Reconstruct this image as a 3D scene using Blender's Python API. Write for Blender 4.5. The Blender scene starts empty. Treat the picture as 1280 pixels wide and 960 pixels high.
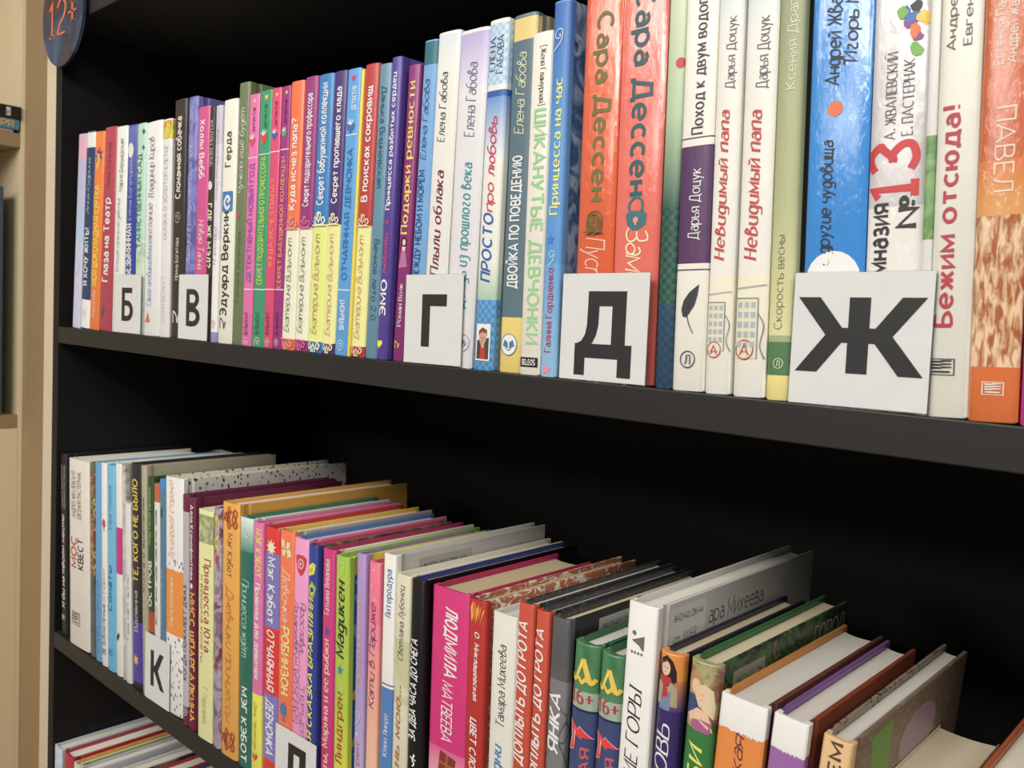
import bpy, bmesh, math, random
from mathutils import Matrix, Vector

# ------------------------------------------------------------------ camera
SC = bpy.context.scene
COL = SC.collection
EYE = 1.50                      # eye height above the floor; the shelf front is the plane y = 0
CAM_D = 0.35356                 # distance from the shelf front
AX = [[0.732655, 0.084085, -0.675386], [0.678775, -0.017641, 0.734134], [0.049815, -0.996302, -0.07]]
cam_data = bpy.data.cameras.new('camera')
cam = bpy.data.objects.new('camera', cam_data)
COL.objects.link(cam)
cam_data.sensor_width = 36.0
cam_data.lens = 36.0 * 1092.37 / 1280.0
cam_data.clip_start = 0.01
M = Matrix(((AX[0][0], -AX[0][1], -AX[0][2]), (AX[1][0], -AX[1][1], -AX[1][2]), (AX[2][0], -AX[2][1], -AX[2][2])))
cam.matrix_world = Matrix.Translation((0, -CAM_D, EYE)) @ M.to_4x4()
cam_data.dof.use_dof = True
cam_data.dof.focus_distance = 0.50
cam_data.dof.aperture_fstop = 26.0
SC.camera = cam

# ------------------------------------------------------------------ light and exposure
SC.view_settings.view_transform = 'Standard'
SC.view_settings.look = 'None'
SC.view_settings.exposure = -0.22
SC.view_settings.gamma = 1.0
SC.view_settings.use_curve_mapping = False
world = bpy.data.worlds.new('room_ambience')
SC.world = world
world.use_nodes = True
world.node_tree.nodes['Background'].inputs[0].default_value = (1.0, 0.94, 0.86, 1)
world.node_tree.nodes['Background'].inputs[1].default_value = 0.17
def ceiling_lamp(name, loc, target, sx, sy, power, col=(1, 0.95, 0.88)):
    d = bpy.data.lights.new(name, 'AREA'); d.shape = 'RECTANGLE'; d.size = sx; d.size_y = sy
    d.energy = power; d.color = col
    o = bpy.data.objects.new(name, d); COL.objects.link(o); o.location = loc
    o.rotation_euler = (Vector(target) - Vector(loc)).to_track_quat('-Z', 'Y').to_euler()
    return o
ceiling_lamp('ceiling_lamp', (-0.15, -1.75, 2.65), (-0.25, -0.2, 1.2), 1.2, 0.3, 30)
ceiling_lamp('ceiling_lamp.001', (-1.1, -1.25, 2.65), (-1.3, 0, 1.3), 1.2, 0.3, 13)
ceiling_lamp('ceiling_lamp.002', (1.2, -1.0, 2.65), (0.0, 0, 1.2), 1.2, 0.3, 20)
ceiling_lamp('ceiling_lamp.003', (-1.4, -3.6, 2.65), (-0.3, 0.2, 1.1), 1.2, 0.3, 26)

# ------------------------------------------------------------------ materials
def lin(h):
    h = h.lstrip('#')
    out = []
    for i in (0, 2, 4):
        c = int(h[i:i+2], 16) / 255
        out.append(c / 12.92 if c <= 0.04045 else ((c + 0.055) / 1.055) ** 2.4)
    return out
ALB = 1.12
def albedo(h):
    c = [x * ALB for x in lin(h)]; g = 0.3 * c[0] + 0.55 * c[1] + 0.15 * c[2]
    return tuple(min(0.86, x * 0.86 + g * 0.14) for x in c) + (1,)
_mats = {}
def mat(spec, rough=0.38, crinkle=0.0, spec_level=0.5):
    key = repr((spec, rough, crinkle, spec_level))
    if key in _mats: return _mats[key]
    kind = 'plain' if isinstance(spec, str) else spec[0]
    m = bpy.data.materials.new('print_' + kind)
    m.use_nodes = True
    nt = m.node_tree; N = nt.nodes; Lk = nt.links
    p = N['Principled BSDF']
    p.inputs['Roughness'].default_value = rough
    p.inputs['Specular IOR Level'].default_value = spec_level
    tc = N.new('ShaderNodeTexCoord')
    base = None
    if kind == 'plain':
        # faint mottling of the print
        n = N.new('ShaderNodeTexNoise'); n.inputs['Scale'].default_value = 90; n.inputs['Detail'].default_value = 4
        Lk.new(tc.outputs['Object'], n.inputs['Vector'])
        r = N.new('ShaderNodeMixRGB'); r.blend_type = 'MIX'
        c = albedo(spec)
        r.inputs[1].default_value = tuple(x * 0.93 for x in c[:3]) + (1,)
        r.inputs[2].default_value = tuple(min(0.88, x * 1.05) for x in c[:3]) + (1,)
        Lk.new(n.outputs['Fac'], r.inputs[0]); base = r.outputs[0]
    elif kind == 'grad':       # (grad, top colour, bottom colour) over the face's own 0..1 v
        uv = N.new('ShaderNodeUVMap'); sep = N.new('ShaderNodeSeparateXYZ'); Lk.new(uv.outputs[0], sep.inputs[0])
        r = N.new('ShaderNodeMixRGB'); r.inputs[1].default_value = albedo(spec[2]); r.inputs[2].default_value = albedo(spec[1])
        Lk.new(sep.outputs[1], r.inputs[0]); base = r.outputs[0]
    elif kind in ('art', 'art2'):
        n = N.new('ShaderNodeTexNoise'); n.inputs['Scale'].default_value = spec[2] if len(spec) > 2 else 25
        n.inputs['Detail'].default_value = 3; n.inputs['Distortion'].default_value = 1.2
        Lk.new(tc.outputs['Object'], n.inputs['Vector'])
        r = N.new('ShaderNodeValToRGB'); cr = r.color_ramp; cols = spec[1]
        cr.interpolation = 'EASE' if kind == 'art' else 'CONSTANT'
        while len(cr.elements) < len(cols): cr.elements.new(0.5)
        for i, c in enumerate(cols):
            cr.elements[i].position = 0.30 + 0.42 * i / max(1, len(cols) - 1); 
        for i, c in enumerate(cols): cr.elements[i].color = albedo(c)
        Lk.new(n.outputs['Fac'], r.inputs[0]); base = r.outputs[0]
    elif kind == 'speck':
        v = N.new('ShaderNodeTexVoronoi'); v.inputs['Scale'].default_value = 300
        mp = N.new('ShaderNodeMapping'); mp.inputs['Scale'].default_value = (1, 1, 0.6); mp.inputs['Rotation'].default_value = (0.6, 0.3, 0.2)
        Lk.new(tc.outputs['Object'], mp.inputs[0]); Lk.new(mp.outputs[0], v.inputs['Vector'])
        r = N.new('ShaderNodeValToRGB'); r.color_ramp.elements[0].position = 0.26; r.color_ramp.elements[1].position = 0.32
        r.color_ramp.elements[0].color = albedo(spec[2]); r.color_ramp.elements[1].color = albedo(spec[1])
        Lk.new(v.outputs['Distance'], r.inputs[0]); base = r.outputs[0]
    elif kind in ('fur', 'fern', 'crack'):
        v = N.new('ShaderNodeTexNoise' if kind != 'crack' else 'ShaderNodeTexVoronoi')
        mp = N.new('ShaderNodeMapping')
        if kind == 'crack':
            v.feature = 'DISTANCE_TO_EDGE'; v.inputs['Scale'].default_value = 60
            mp.inputs['Scale'].default_value = (1, 1, 0.8)
        else:
            v.inputs['Scale'].default_value = 520 if kind == 'fur' else 160; v.inputs['Detail'].default_value = 5; v.inputs['Distortion'].default_value = .8 if kind == 'fur' else 2.5
            mp.inputs['Scale'].default_value = (1, 1, 0.25) if kind == 'fur' else (1, 0.5, 1)
        Lk.new(tc.outputs['Object'], mp.inputs[0]); Lk.new(mp.outputs[0], v.inputs['Vector'])
        r = N.new('ShaderNodeValToRGB'); e = r.color_ramp.elements
        if kind == 'crack':
            e[0].position = 0.0; e[1].position = 0.03; e[0].color = albedo(spec[2]); e[1].color = albedo(spec[1])
            Lk.new(v.outputs['Distance'], r.inputs[0])
        else:
            e[0].position = 0.4; e[1].position = 0.6; e[0].color = albedo(spec[2]); e[1].color = albedo(spec[1])
            if kind == 'fern':
                x = e.new(0.5); x.color = albedo(spec[3])
            Lk.new(v.outputs['Fac'], r.inputs[0])
        base = r.outputs[0]
    elif kind == 'check':
        v = N.new('ShaderNodeTexChecker'); v.inputs['Scale'].default_value = 400
        v.inputs['Color1'].default_value = albedo(spec[1]); v.inputs['Color2'].default_value = albedo(spec[2])
        Lk.new(tc.outputs['Object'], v.inputs['Vector']); base = v.outputs['Color']
    elif kind == 'pages':
        w = N.new('ShaderNodeTexNoise'); w.inputs['Scale'].default_value = 1.0; w.inputs['Detail'].default_value = 3
        mp = N.new('ShaderNodeMapping'); mp.inputs['Scale'].default_value = (2600, 12, 12)
        Lk.new(tc.outputs['Object'], mp.inputs[0]); Lk.new(mp.outputs[0], w.inputs['Vector'])
        r = N.new('ShaderNodeMixRGB'); c = albedo(spec[1])
        r.inputs[1].default_value = tuple(x * 0.86 for x in c[:3]) + (1,); r.inputs[2].default_value = tuple(min(.88, x * 1.08) for x in c[:3]) + (1,)
        Lk.new(w.outputs['Fac'], r.inputs[0]); base = r.outputs[0]
        p.inputs['Roughness'].default_value = 0.85
        bp = N.new('ShaderNodeBump'); bp.inputs['Strength'].default_value = 0.35; bp.inputs['Distance'].default_value = 0.0003
        Lk.new(w.outputs['Fac'], bp.inputs['Height']); Lk.new(bp.outputs[0], p.inputs['Normal'])
    elif kind == 'board':       # black melamine
        n = N.new('ShaderNodeTexNoise'); n.inputs['Scale'].default_value = 900; n.inputs['Detail'].default_value = 3
        Lk.new(tc.outputs['Object'], n.inputs['Vector'])
        r = N.new('ShaderNodeMixRGB'); c = tuple(lin(spec[1])) + (1,)
        r.inputs[1].default_value = tuple(x * 0.8 for x in c[:3]) + (1,); r.inputs[2].default_value = tuple(x * 1.25 for x in c[:3]) + (1,)
        Lk.new(n.outputs['Fac'], r.inputs[0]); base = r.outputs[0]
        bp = N.new('ShaderNodeBump'); bp.inputs['Strength'].default_value = 0.12; bp.inputs['Distance'].default_value = 0.0004
        Lk.new(n.outputs['Fac'], bp.inputs['Height']); Lk.new(bp.outputs[0], p.inputs['Normal'])
    elif kind == 'space':
        n = N.new('ShaderNodeTexNoise'); n.inputs['Scale'].default_value = 22; n.inputs['Detail'].default_value = 5
        Lk.new(tc.outputs['Object'], n.inputs['Vector'])
        r = N.new('ShaderNodeValToRGB'); e = r.color_ramp.elements
        e[0].position = .35; e[0].color = albedo('#2c2c2c'); e[1].position = .72; e[1].color = albedo('#3f5f80')
        x = e.new(.5); x.color = albedo('#26344a'); x = e.new(.42); x.color = albedo('#4a3440')
        Lk.new(n.outputs['Fac'], r.inputs[0]); base = r.outputs[0]
    Lk.new(base, p.inputs['Base Color'])
    if crinkle > 0.5:
        p.inputs['Coat Weight'].default_value = 1.0; p.inputs['Coat Roughness'].default_value = 0.07
    if crinkle:
        n = N.new('ShaderNodeTexNoise'); n.inputs['Scale'].default_value = 1; n.inputs['Detail'].default_value = 5
        mp = N.new('ShaderNodeMapping'); mp.inputs['Scale'].default_value = (330, 60, 110)
        Lk.new(tc.outputs['Object'], mp.inputs[0]); Lk.new(mp.outputs[0], n.inputs['Vector'])
        bp = N.new('ShaderNodeBump'); bp.inputs['Strength'].default_value = crinkle; bp.inputs['Distance'].default_value = 0.0018 if crinkle > .5 else .0012
        Lk.new(n.outputs['Fac'], bp.inputs['Height']); Lk.new(bp.outputs[0], p.inputs['Coat Normal' if crinkle > .5 else 'Normal'])
    _mats[key] = m
    return m
def acrylic():
    if 'acrylic' in _mats: return _mats['acrylic']
    m = bpy.data.materials.new('clear_acrylic'); m.use_nodes = True
    nt = m.node_tree; N = nt.nodes; N.clear()
    out = N.new('ShaderNodeOutputMaterial'); mx = N.new('ShaderNodeMixShader'); tr = N.new('ShaderNodeBsdfTransparent'); gl = N.new('ShaderNodeBsdfGlossy')
    mx.inputs[0].default_value = 0.045
    tr.inputs[0].default_value = (0.985, 0.99, 0.99, 1); gl.inputs['Roughness'].default_value = 0.08
    nt.links.new(tr.outputs[0], mx.inputs[1]); nt.links.new(gl.outputs[0], mx.inputs[2]); nt.links.new(mx.outputs[0], out.inputs[0])
    _mats['acrylic'] = m
    return m

# ------------------------------------------------------------------ mesh helpers
def link(name, me, mats, parent=None):
    for m in mats: me.materials.append(m)
    o = bpy.data.objects.new(name, me); COL.objects.link(o)
    if parent: o.parent = parent
    return o
def tag(o, label=None, cat=None, group=None, kind=None):
    if label: o['label'] = label
    if cat: o['category'] = cat
    if group: o['group'] = group
    if kind: o['kind'] = kind
    return o
def empty(name, loc, lean=0.0, label=None, cat=None, group=None):
    o = bpy.data.objects.new(name, None); COL.objects.link(o)
    o.location = loc; o.rotation_euler = (0, lean, 0); o.empty_display_size = 0.02
    return tag(o, label, cat, group)
def box_bm(bm, x0, x1, y0, y1, z0, z1, mi=0, bev=0.0):
    b2 = bmesh.new()
    bmesh.ops.create_cube(b2, size=1.0)
    for v in b2.verts:
        v.co = Vector((x0 + (v.co.x + .5) * (x1 - x0), y0 + (v.co.y + .5) * (y1 - y0), z0 + (v.co.z + .5) * (z1 - z0)))
    if bev: bmesh.ops.bevel(b2, geom=list(b2.edges), offset=bev, segments=2, affect='EDGES', profile=0.5)
    me = bpy.data.meshes.new('tmp'); b2.to_mesh(me); b2.free()
    n0 = len(bm.faces); bm.from_mesh(me); bpy.data.meshes.remove(me)
    bm.faces.ensure_lookup_table()
    for f in bm.faces[n0:]: f.material_index = mi
def box(name, x0, x1, y0, y1, z0, z1, m, parent=None, bev=0.0008):
    bm = bmesh.new(); box_bm(bm, x0, x1, y0, y1, z0, z1, 0, bev)
    me = bpy.data.meshes.new(name); bm.to_mesh(me); bm.free()
    return link(name, me, [m], parent)
def prism(name, section, zs, mats, zmat=None, parent=None, ch=0.0005, smooth=30):
    """closed section (x,y) list lofted through heights zs with a small chamfer at both ends"""
    n = len(section); cx = sum(p[0] for p in section) / n; cy = sum(p[1] for p in section) / n
    ex = max(abs(p[0] - cx) for p in section); ey = max(abs(p[1] - cy) for p in section)
    def ring(z, inset):
        return [(cx + (x - cx) * (1 - inset / max(ex, 1e-5)), cy + (y - cy) * (1 - inset / max(ey, 1e-5)), z) for x, y in section]
    z0, z1 = zs[0], zs[-1]
    levels = [(z0, ch), (z0 + ch, 0)] + [(z, 0) for z in zs[1:-1] if z0 + ch * 1.5 < z < z1 - ch * 1.5] + [(z1 - ch, 0), (z1, ch)]
    bm = bmesh.new(); uvl = bm.loops.layers.uv.new('UVMap'); rings = []
    for z, i in levels: rings.append([bm.verts.new(c) for c in ring(z, i)])
    for a in range(len(rings) - 1):
        zm = (levels[a][0] + levels[a + 1][0]) / 2
        mi, ba, bb = (0, z0, z1)
        if zmat:
            mi, ba, bb = zmat(zm)
        for k in range(n):
            f = bm.faces.new((rings[a][k], rings[a][(k + 1) % n], rings[a + 1][(k + 1) % n], rings[a + 1][k]))
            f.material_index = mi; f.smooth = True
            for lp in f.loops:
                lp[uvl].uv = (0.5, (lp.vert.co.z - ba) / max(1e-6, bb - ba))
    for r, zz in ((rings[0], levels[0][0]), (rings[-1], levels[-1][0])):
        f = bm.faces.new(r if r is rings[-1] else list(reversed(r)))
        f.material_index = zmat(zz + (1e-5 if r is rings[0] else -1e-5))[0] if zmat else 0
    bmesh.ops.recalc_face_normals(bm, faces=bm.faces)
    me = bpy.data.meshes.new(name); bm.to_mesh(me); bm.free()
    me.set_sharp_from_angle(angle=math.radians(smooth))
    return link(name, me, mats, parent)

# ------------------------------------------------------------------ stroke lettering
# each glyph: width and strokes on a grid, cap height 10, x height 7.  '~' smooth curve, 'a' arc, 'e' ellipse
GL = {
'А': (8, '00 4A 80;13 73'), 'Б': (6, '00 0A 5A;~05 35 54 62 51 30 00'), 'В': (6, '00 0A;~0A 35 X;'), 'Г': (5, '00 0A 5A'),
'Д': (8, '0y 00 80 8y;10 3A 7A 70'), 'Е': (5, '5A 0A 00 50;05 45'), 'Ж': (9, '4.5,A 4.5,0;0A 3,5 6,5 9A;00 3,5;6,5 90'),
'З': (6, '~09 2A 4A 58 56 35 15;~25 45 63 61 40 20 01'), 'И': (6, '0A 00 6A 60'), 'Й': (6, '0A 00 6A 60;~1D 3,12 5D'),
'К': (6, '00 0A;6A 1,5 60;05 15'), 'Л': (6, '~00 11 1.8,4 2A;2A 6A 60'), 'М': (8, '00 0A 42 8A 80'), 'Н': (6, '00 0A;60 6A;05 65'),
'О': (8, 'e4,5,4,5'), 'П': (6, '00 0A 6A 60'), 'Р': (6, '00 0A;~0A 4A 69 66 44 04'), 'С': (7, 'a4,5,4,5,50,310'),
'Т': (7, '0A 7A;3.5,A 3.5,0'), 'У': (6, '0A 3,3.5;6A 20 00'), 'Ф': (8, '40 4A;e4,5.5,4,3'), 'Х': (6, '00 6A;0A 60'),
'Ц': (7, '0A 00 70 7y;6A 60'), 'Ч': (6, '~0A 06 25 65;6A 60'), 'Ш': (8, '0A 00 80 8A;4A 40'), 'Щ': (9, '0A 00 90 9y;4A 40;8A 80'),
'Ъ': (7, '0A 2A 20;~25 55 74 71 50 20'), 'Ы': (8, '0A 00;~05 35 54 51 30 00;80 8A'), 'Ь': (6, '0A 00;~05 45 64 61 40 00'),
'Э': (7, 'a3,5,4,5,-130,130;25 75'), 'Ю': (9, '00 0A;05 35;e6,5,3,5'), 'Я': (6, '60 6A;~6A 2A 09 06 24 64;24 00'),
'а': (5, '~16 37 55 50;e2.5,2.2,2.5,2.2'), 'б': (6, 'e3,3,3,3.2;~03 07 2A 5B'), 'е': (6, 'a3,3.5,3,3.5,0,315;0,3.5 6,3.5'),
'о': (6, 'e3,3.5,3,3.5'), 'с': (5, 'a3,3.5,3,3.5,50,310'), 'р': (6, '0z 07;e3,3.5,3,3.5'), 'у': (5, '07 2.6,1;57 1z 0z'), 'х': (5, '00 57;07 50'),
'ф': (8, '4z 4A;e4,3.5,4,3.5'), '0': (6, 'e3,5,3,5'), '1': (4, '08 2A 20;00 40'), '2': (6, '~08 2A 4A 68 55 23 00;00 60'),
'3': (6, '~09 2A 4A 68 57 35 25;~25 45 63 61 40 20 01'), '4': (6, '40 4A 03 63'), '5': (6, '5A 0A 05;~05 36 64 61 30 00'), '6': (6, 'e3,3,3,3;~03 07 3A 5A'),
'7': (6, '0A 6A 20'), '8': (6, 'e3,7.5,2.4,2.5;e3,2.5,3,2.5'), '9': (6, 'e3,7,3,3;~67 63 30 10'), '+': (6, '05 65;32 38'), '.': (2, '10 11'), ',': (2, '11 0y'),
'-': (4, '04 44'), '!': (2, '1A 13;10 11'), '?': (6, '~08 2A 4A 68 45 33;30 31'), '…': (6, '00 01;30 31;60 61'), '(': (3, '~3B 17 13 3y'), ')': (3, '~0B 27 23 0y'),
'[': (3, '3B 0B 0y 3y'), ']': (3, '0B 3B 3y 0y'), '=': (5, '03 53;06 56'), '№': (10, '00 0A 60 6A;e8.5,7,1.5,2;72 92'), 'Y': (6, '0A 35 6A;35 30'),
'B': (6, '00 0A;~0A 3A 59 56 35 05;~05 45 63 61 40 00'), 'L': (5, '0A 00 50'), 'S': (6, '~69 4A 1A 07 35 63 51 20 01'), 'D': (7, '00 0A;~0A 4A 78 72 40 00')}
GL['В'] = GL['B']; GL['E'] = GL['Е']; GL['O'] = GL['О']
SCRIPT = {'и': (5, '~07 02 20 50;57 50'), 'п': (5, '00 07;~05 27 57 50'), 'т': (8, '00 07;~05 27 45 40;~45 67 85 80'), 'д': (5, 'e2.5,3.5,2.5,3.5;~57 5y 3z 0z'),
          'в': (5, '~00 07 1A 38 05;~05 45 52 20 00'), 'г': (5, '~07 37 35 12 20 50'), 'з': (5, '~07 37 44 24;~24 42 3z 0z')}
HEX = '0123456789ABCDEF'
def _num(t):
    if ',' in t:
        out = []
        for q in t.split(','):
            out.append(10.0 if q == 'A' else float(q))
        return tuple(out)
    yy = {'x': -1, 'y': -2, 'z': -3}.get(t[1])
    return (float(HEX.index(t[0])), float(yy if yy is not None else HEX.index(t[1])))
def _smooth(p):
    out = []
    q = [p[0]] + p + [p[-1]]
    for i in range(1, len(q) - 2):
        for k in range(4):
            t = k / 4
            out.append(tuple(0.5 * ((2 * q[i][a]) + (-q[i-1][a] + q[i+1][a]) * t + (2*q[i-1][a] - 5*q[i][a] + 4*q[i+1][a] - q[i+2][a]) * t*t + (-q[i-1][a] + 3*q[i][a] - 3*q[i+1][a] + q[i+2][a]) * t**3) for a in (0, 1)))
    out.append(p[-1])
    return out
def _arc(cx, cy, rx, ry, a0, a1):
    n = max(6, int(abs(a1 - a0) / 24))
    return [(cx + rx * math.cos(math.radians(a0 + (a1 - a0) * k / n)), cy + ry * math.sin(math.radians(a0 + (a1 - a0) * k / n))) for k in range(n + 1)]
_gc = {}
def glyph(ch, script):
    key = (ch, script)
    if key in _gc: return _gc[key]
    src = None; sc = 1.0; extra = []
    if script and ch in SCRIPT: src = SCRIPT[ch]
    elif ch in GL: src = GL[ch]
    elif ch == 'ё': src = GL['е']; extra = [[(1.5, 8.6), (1.5, 9.4)], [(4.5, 8.6), (4.5, 9.4)]]
    elif ch.upper() in GL: src = GL[ch.upper()]; sc = 0.7
    if src is None: src = GL['О']
    strokes = []
    for s in src[1].split(';'):
        s = s.strip()
        if not s: continue
        if s[0] == 'e':
            v = [float(q) for q in s[1:].split(',')]; pts = _arc(*v, 0, 360)
        elif s[0] == 'a':
            v = [float(q) for q in s[1:].split(',')]; pts = _arc(*v)
        elif s[0] == '~': pts = _smooth([_num(t) for t in s[1:].split()])
        else: pts = [_num(t) for t in s.split()]
        strokes.append([(x * (0.82 if sc < 1 else 1), y * sc) for x, y in pts])
    _gc[key] = (src[0] * (0.82 if sc < 1 else 1), strokes + extra)
    return _gc[key]
def ribbon(pts, wt, contrast):
    """polyline -> list of quads (each 4 points)"""
    L_, R_ = [], []
    n = len(pts); closed = n > 3 and abs(pts[0][0] - pts[-1][0]) < 1e-4 and abs(pts[0][1] - pts[-1][1]) < 1e-4
    seg = []
    for i in range(n - 1):
        dx, dy = pts[i+1][0] - pts[i][0], pts[i+1][1] - pts[i][1]; l = math.hypot(dx, dy) or 1e-6
        w = wt * (contrast + (1 - contrast) * abs(dy / l)) / 2
        seg.append((-dy / l, dx / l, w))
    for i in range(n):
        a = seg[i-1] if i > 0 else (seg[-1] if closed else seg[0]); b = seg[i] if i < n - 1 else (seg[0] if closed else seg[-1])
        mx, my = a[0] + b[0], a[1] + b[1]; ml = math.hypot(mx, my)
        w = (a[2] + b[2]) / 2
        if ml < 0.35: mx, my, k = b[0], b[1], w
        else:
            mx /= ml; my /= ml; k = w / max(0.5, mx * b[0] + my * b[1])
        L_.append((pts[i][0] + mx * k, pts[i][1] + my * k)); R_.append((pts[i][0] - mx * k, pts[i][1] - my * k))
    return [(R_[i], R_[i+1], L_[i+1], L_[i]) for i in range(n - 1)]
def text_quads(s, style):
    """quads of a line of lettering in its own units, plus its width"""
    wt = 1.85 if 'b' in style else (0.75 if 'n' in style or 'h' in style else 1.25)
    if 'b' in style and 'h' in style: wt = 1.4
    serif = 's' in style; contrast = 0.45 if serif else 0.95
    shear = 0.22 if 'i' in style or 'h' in style else 0.0
    x = 0.0; out = []
    for ch in s:
        if ch == ' ': x += 4.0; continue
        w, strokes = glyph(ch, 'h' in style or (serif and 'i' in style))
        for st in strokes:
            q = ribbon(st, wt, contrast)
            if serif and len(st) <= 5:
                for e, o in ((st[0], st[1]), (st[-1], st[-2])):
                    if abs(e[0] - o[0]) < 0.35 * abs(e[1] - o[1]) and e[1] >= 0:
                        d = 0.25 if e[1] < 3 else -0.25
                        q.append(((e[0] - 1.1, e[1] - .28 + d), (e[0] + 1.1, e[1] - .28 + d), (e[0] + 1.1, e[1] + .28 + d), (e[0] - 1.1, e[1] + .28 + d)))
            for f in q: out.append([(x + px + py * shear, py) for px, py in f])
        x += w + (2.6 if 'b' in style else 2.0) - (0.8 if 'h' in style else 0)
    return out, max(1.0, x - 2.0)

# ------------------------------------------------------------------ emblems (unit square polygons: colour index, points)
def circ(cx, cy, r, n=20, ry=None, a0=0, a1=360):
    ry = ry or r
    return [(cx + r * math.cos(math.radians(a0 + (a1 - a0) * k / n)), cy + ry * math.sin(math.radians(a0 + (a1 - a0) * k / n))) for k in range(n + (0 if a1 - a0 == 360 else 1))]
def starp(cx, cy, r, ri, n, rot=90):
    return [(cx + (r if k % 2 == 0 else ri) * math.cos(math.radians(rot + 180 * k / n)), cy + (r if k % 2 == 0 else ri) * math.sin(math.radians(rot + 180 * k / n))) for k in range(2 * n)]
def line(pts, w, smooth=True):
    p = _smooth(pts) if smooth else pts
    return [list(q) for q in ribbon(p, w, 1.0)]
def heart(cx=0, cy=0, r=1):
    pts = []
    for k in range(24):
        t = 2 * math.pi * k / 24
        pts.append((cx + r * math.sin(t) ** 3, cy + r * (13 * math.cos(t) - 5 * math.cos(2*t) - 2 * math.cos(3*t) - math.cos(4*t)) / 17))
    return pts
def emblem_polys(kind, nc):
    P = []
    add = lambda ci, pts: P.append((ci, pts))
    if kind == 'star': add(0, starp(0, 0, 1, .42, 5))
    elif kind == 'heart':
        add(0, heart())
        if nc > 1:
            for q in line([(-.7, .9), (0, .5), (.7, 1.1)], .22): add(1, q)
            for q in line([(-.3, 1.3), (0, .6), (.2, 1.2)], .18): add(1, q)
    elif kind in ('ring', 'ringlet', 'disc'):
        if kind == 'disc':
            add(0, circ(0, 0, 1)); 
            for q in line(circ(0, 0, .95) + [(0.95, 0)], .08, False): add(1, q)
            add(1, [(-.7, -.1), (-.1, -.35), (-.1, .2), (-.5, .45)]); add(1, [(.7, -.1), (.1, -.35), (.1, .2), (.5, .45)])
            add(1, [(-.5, -.3), (0, -.55), (.5, -.3), (0, -.45)])
        else:
            for q in line(circ(0, 0, .9, 24) + [(0.9, 0)], .12, False): add(0, q)
            if kind == 'ring':
                for q in line([(-.4, 0), (0, .4), (.4, 0), (0, -.35)], .16): add(0, q)
    elif kind == 'disc1': add(0, circ(0, 0, 1))
    elif kind == 'ball': add(0, circ(0, 0, 1, ry=1.2)); [add(1, q) for q in line([(-.5, -.6), (0, 0), (.5, .8)], .15)]
    elif kind == 'tri': add(0, [(-.8, -.6), (.9, -.6), (.2, .9)])
    elif kind == 'drop': add(0, [(-.6, -1.2), (-.8, .0), (.2, 1.2), (.8, .6), (.4, -.3)])
    elif kind == 'bar': add(0, [(-1, -.06), (1, -.06), (1, .06), (-1, .06)])
    elif kind == 'burst':
        add(0, starp(0, 0, 1, .45, 7, 80))
        if nc > 1:
            for a in range(3): [add(1, q) for q in line([(-.6 + .3*a, -1.5), (-.1 + .2*a, -.6), (.3*a - .4, .2)], .16)]
    elif kind == 'flower':
        for a in range(5): add(0, circ(.55 * math.cos(a * 1.257), .55 * math.sin(a * 1.257), .42, 8))
    elif kind == 'note': [add(0, q) for q in line([(-.7, -.6), (-.7, .9), (.2, .4), (.5, -.5), (.9, .5)], .2)]
    elif kind == 'swirlbox':
        add(0, [(-.9, -1), (.9, -1), (1, -.9), (1, .9), (.9, 1), (-.9, 1), (-1, .9), (-1, -.9)])
        for q in line([(.5, -.4), (0, -.7), (-.5, -.1), (0, .5), (.5, .2), (.1, -.1)], .3): add(1, q)
    elif kind == 'swirl':
        for q in line([(.1, .1), (.35, .2), (.3, -.25), (-.2, -.3), (-.5, .2), (-.1, .8), (.6, .8), (.8, 0), (.4, -1), (-.3, -1.6), (-.6, -2)], .12): add(0, q)
    elif kind in ('crest', 'crest2'):
        s = 1 if kind == 'crest' else -1
        for sx in (-1, 1):
            for q in line([(0, -.5*s), (sx*.5, -.45*s), (sx*.95, -.15*s), (sx*.75, .25*s), (sx*.45, .05*s), (sx*.6, -.2*s)], .17): add(0, q)
            for q in line([(0, -.3*s), (sx*.3, .2*s), (sx*.35, .6*s), (sx*.1, .65*s), (0, .2*s)], .15): add(0, q)
        add(0, circ(0, .62*s, .2, 8)); add(0, [(-1.1, -.62*s), (1.1, -.62*s), (1.1, -.48*s), (-1.1, -.48*s)] if s > 0 else [(-1.1, .48), (1.1, .48), (1.1, .62), (-1.1, .62)])
    elif kind == 'nameplate': add(0, [(-1, -.42), (1, -.42), (1, .42), (-1, .42)])
    elif kind == 'timebox':
        for q in line([(-1, -1), (1, -1), (1, 1), (-1, 1), (-1, -1)], .1, False): add(1, q)
        for yy in (-.25, .15, .55):
            add(1, [(-.8, yy), (0, yy), (0, yy + .22), (-.8, yy + .22)]); add(1, [(0, yy + .1), (.8, yy + .16), (.8, yy + .3), (0, yy + .32)])
        add(1, [(-.7, -.7), (.7, -.7), (.7, -.5), (-.7, -.5)])
    elif kind == 'rose':
        for r, o in ((1, 0), (.75, 30), (.5, 10), (.25, 0)):
            for q in line([(r * .95 * math.cos(math.radians(a + o)) * (1 if a % 2 else .9), r * math.sin(math.radians(a + o))) for a in range(0, 361, 45)], .14): add(0, q)
        add(0, [(-1.1, -.9), (-.2, -.9), (-.5, -.5)]); add(0, [(1.1, -.9), (.2, -.9), (.5, -.5)])
    elif kind == 'lock':
        add(0, [(.2*0 - .95, .1), (-.8, -.7), (-.3, -1.1), (.3, -1.1), (.9, -.7), (.95, .1), (.6, .35), (-.6, .35)])
        for q in line([(-.6, .2), (-.65, .9), (-.1, 1.4), (.5, 1.1), (.55, .3)], .2): add(0, q)
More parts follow.
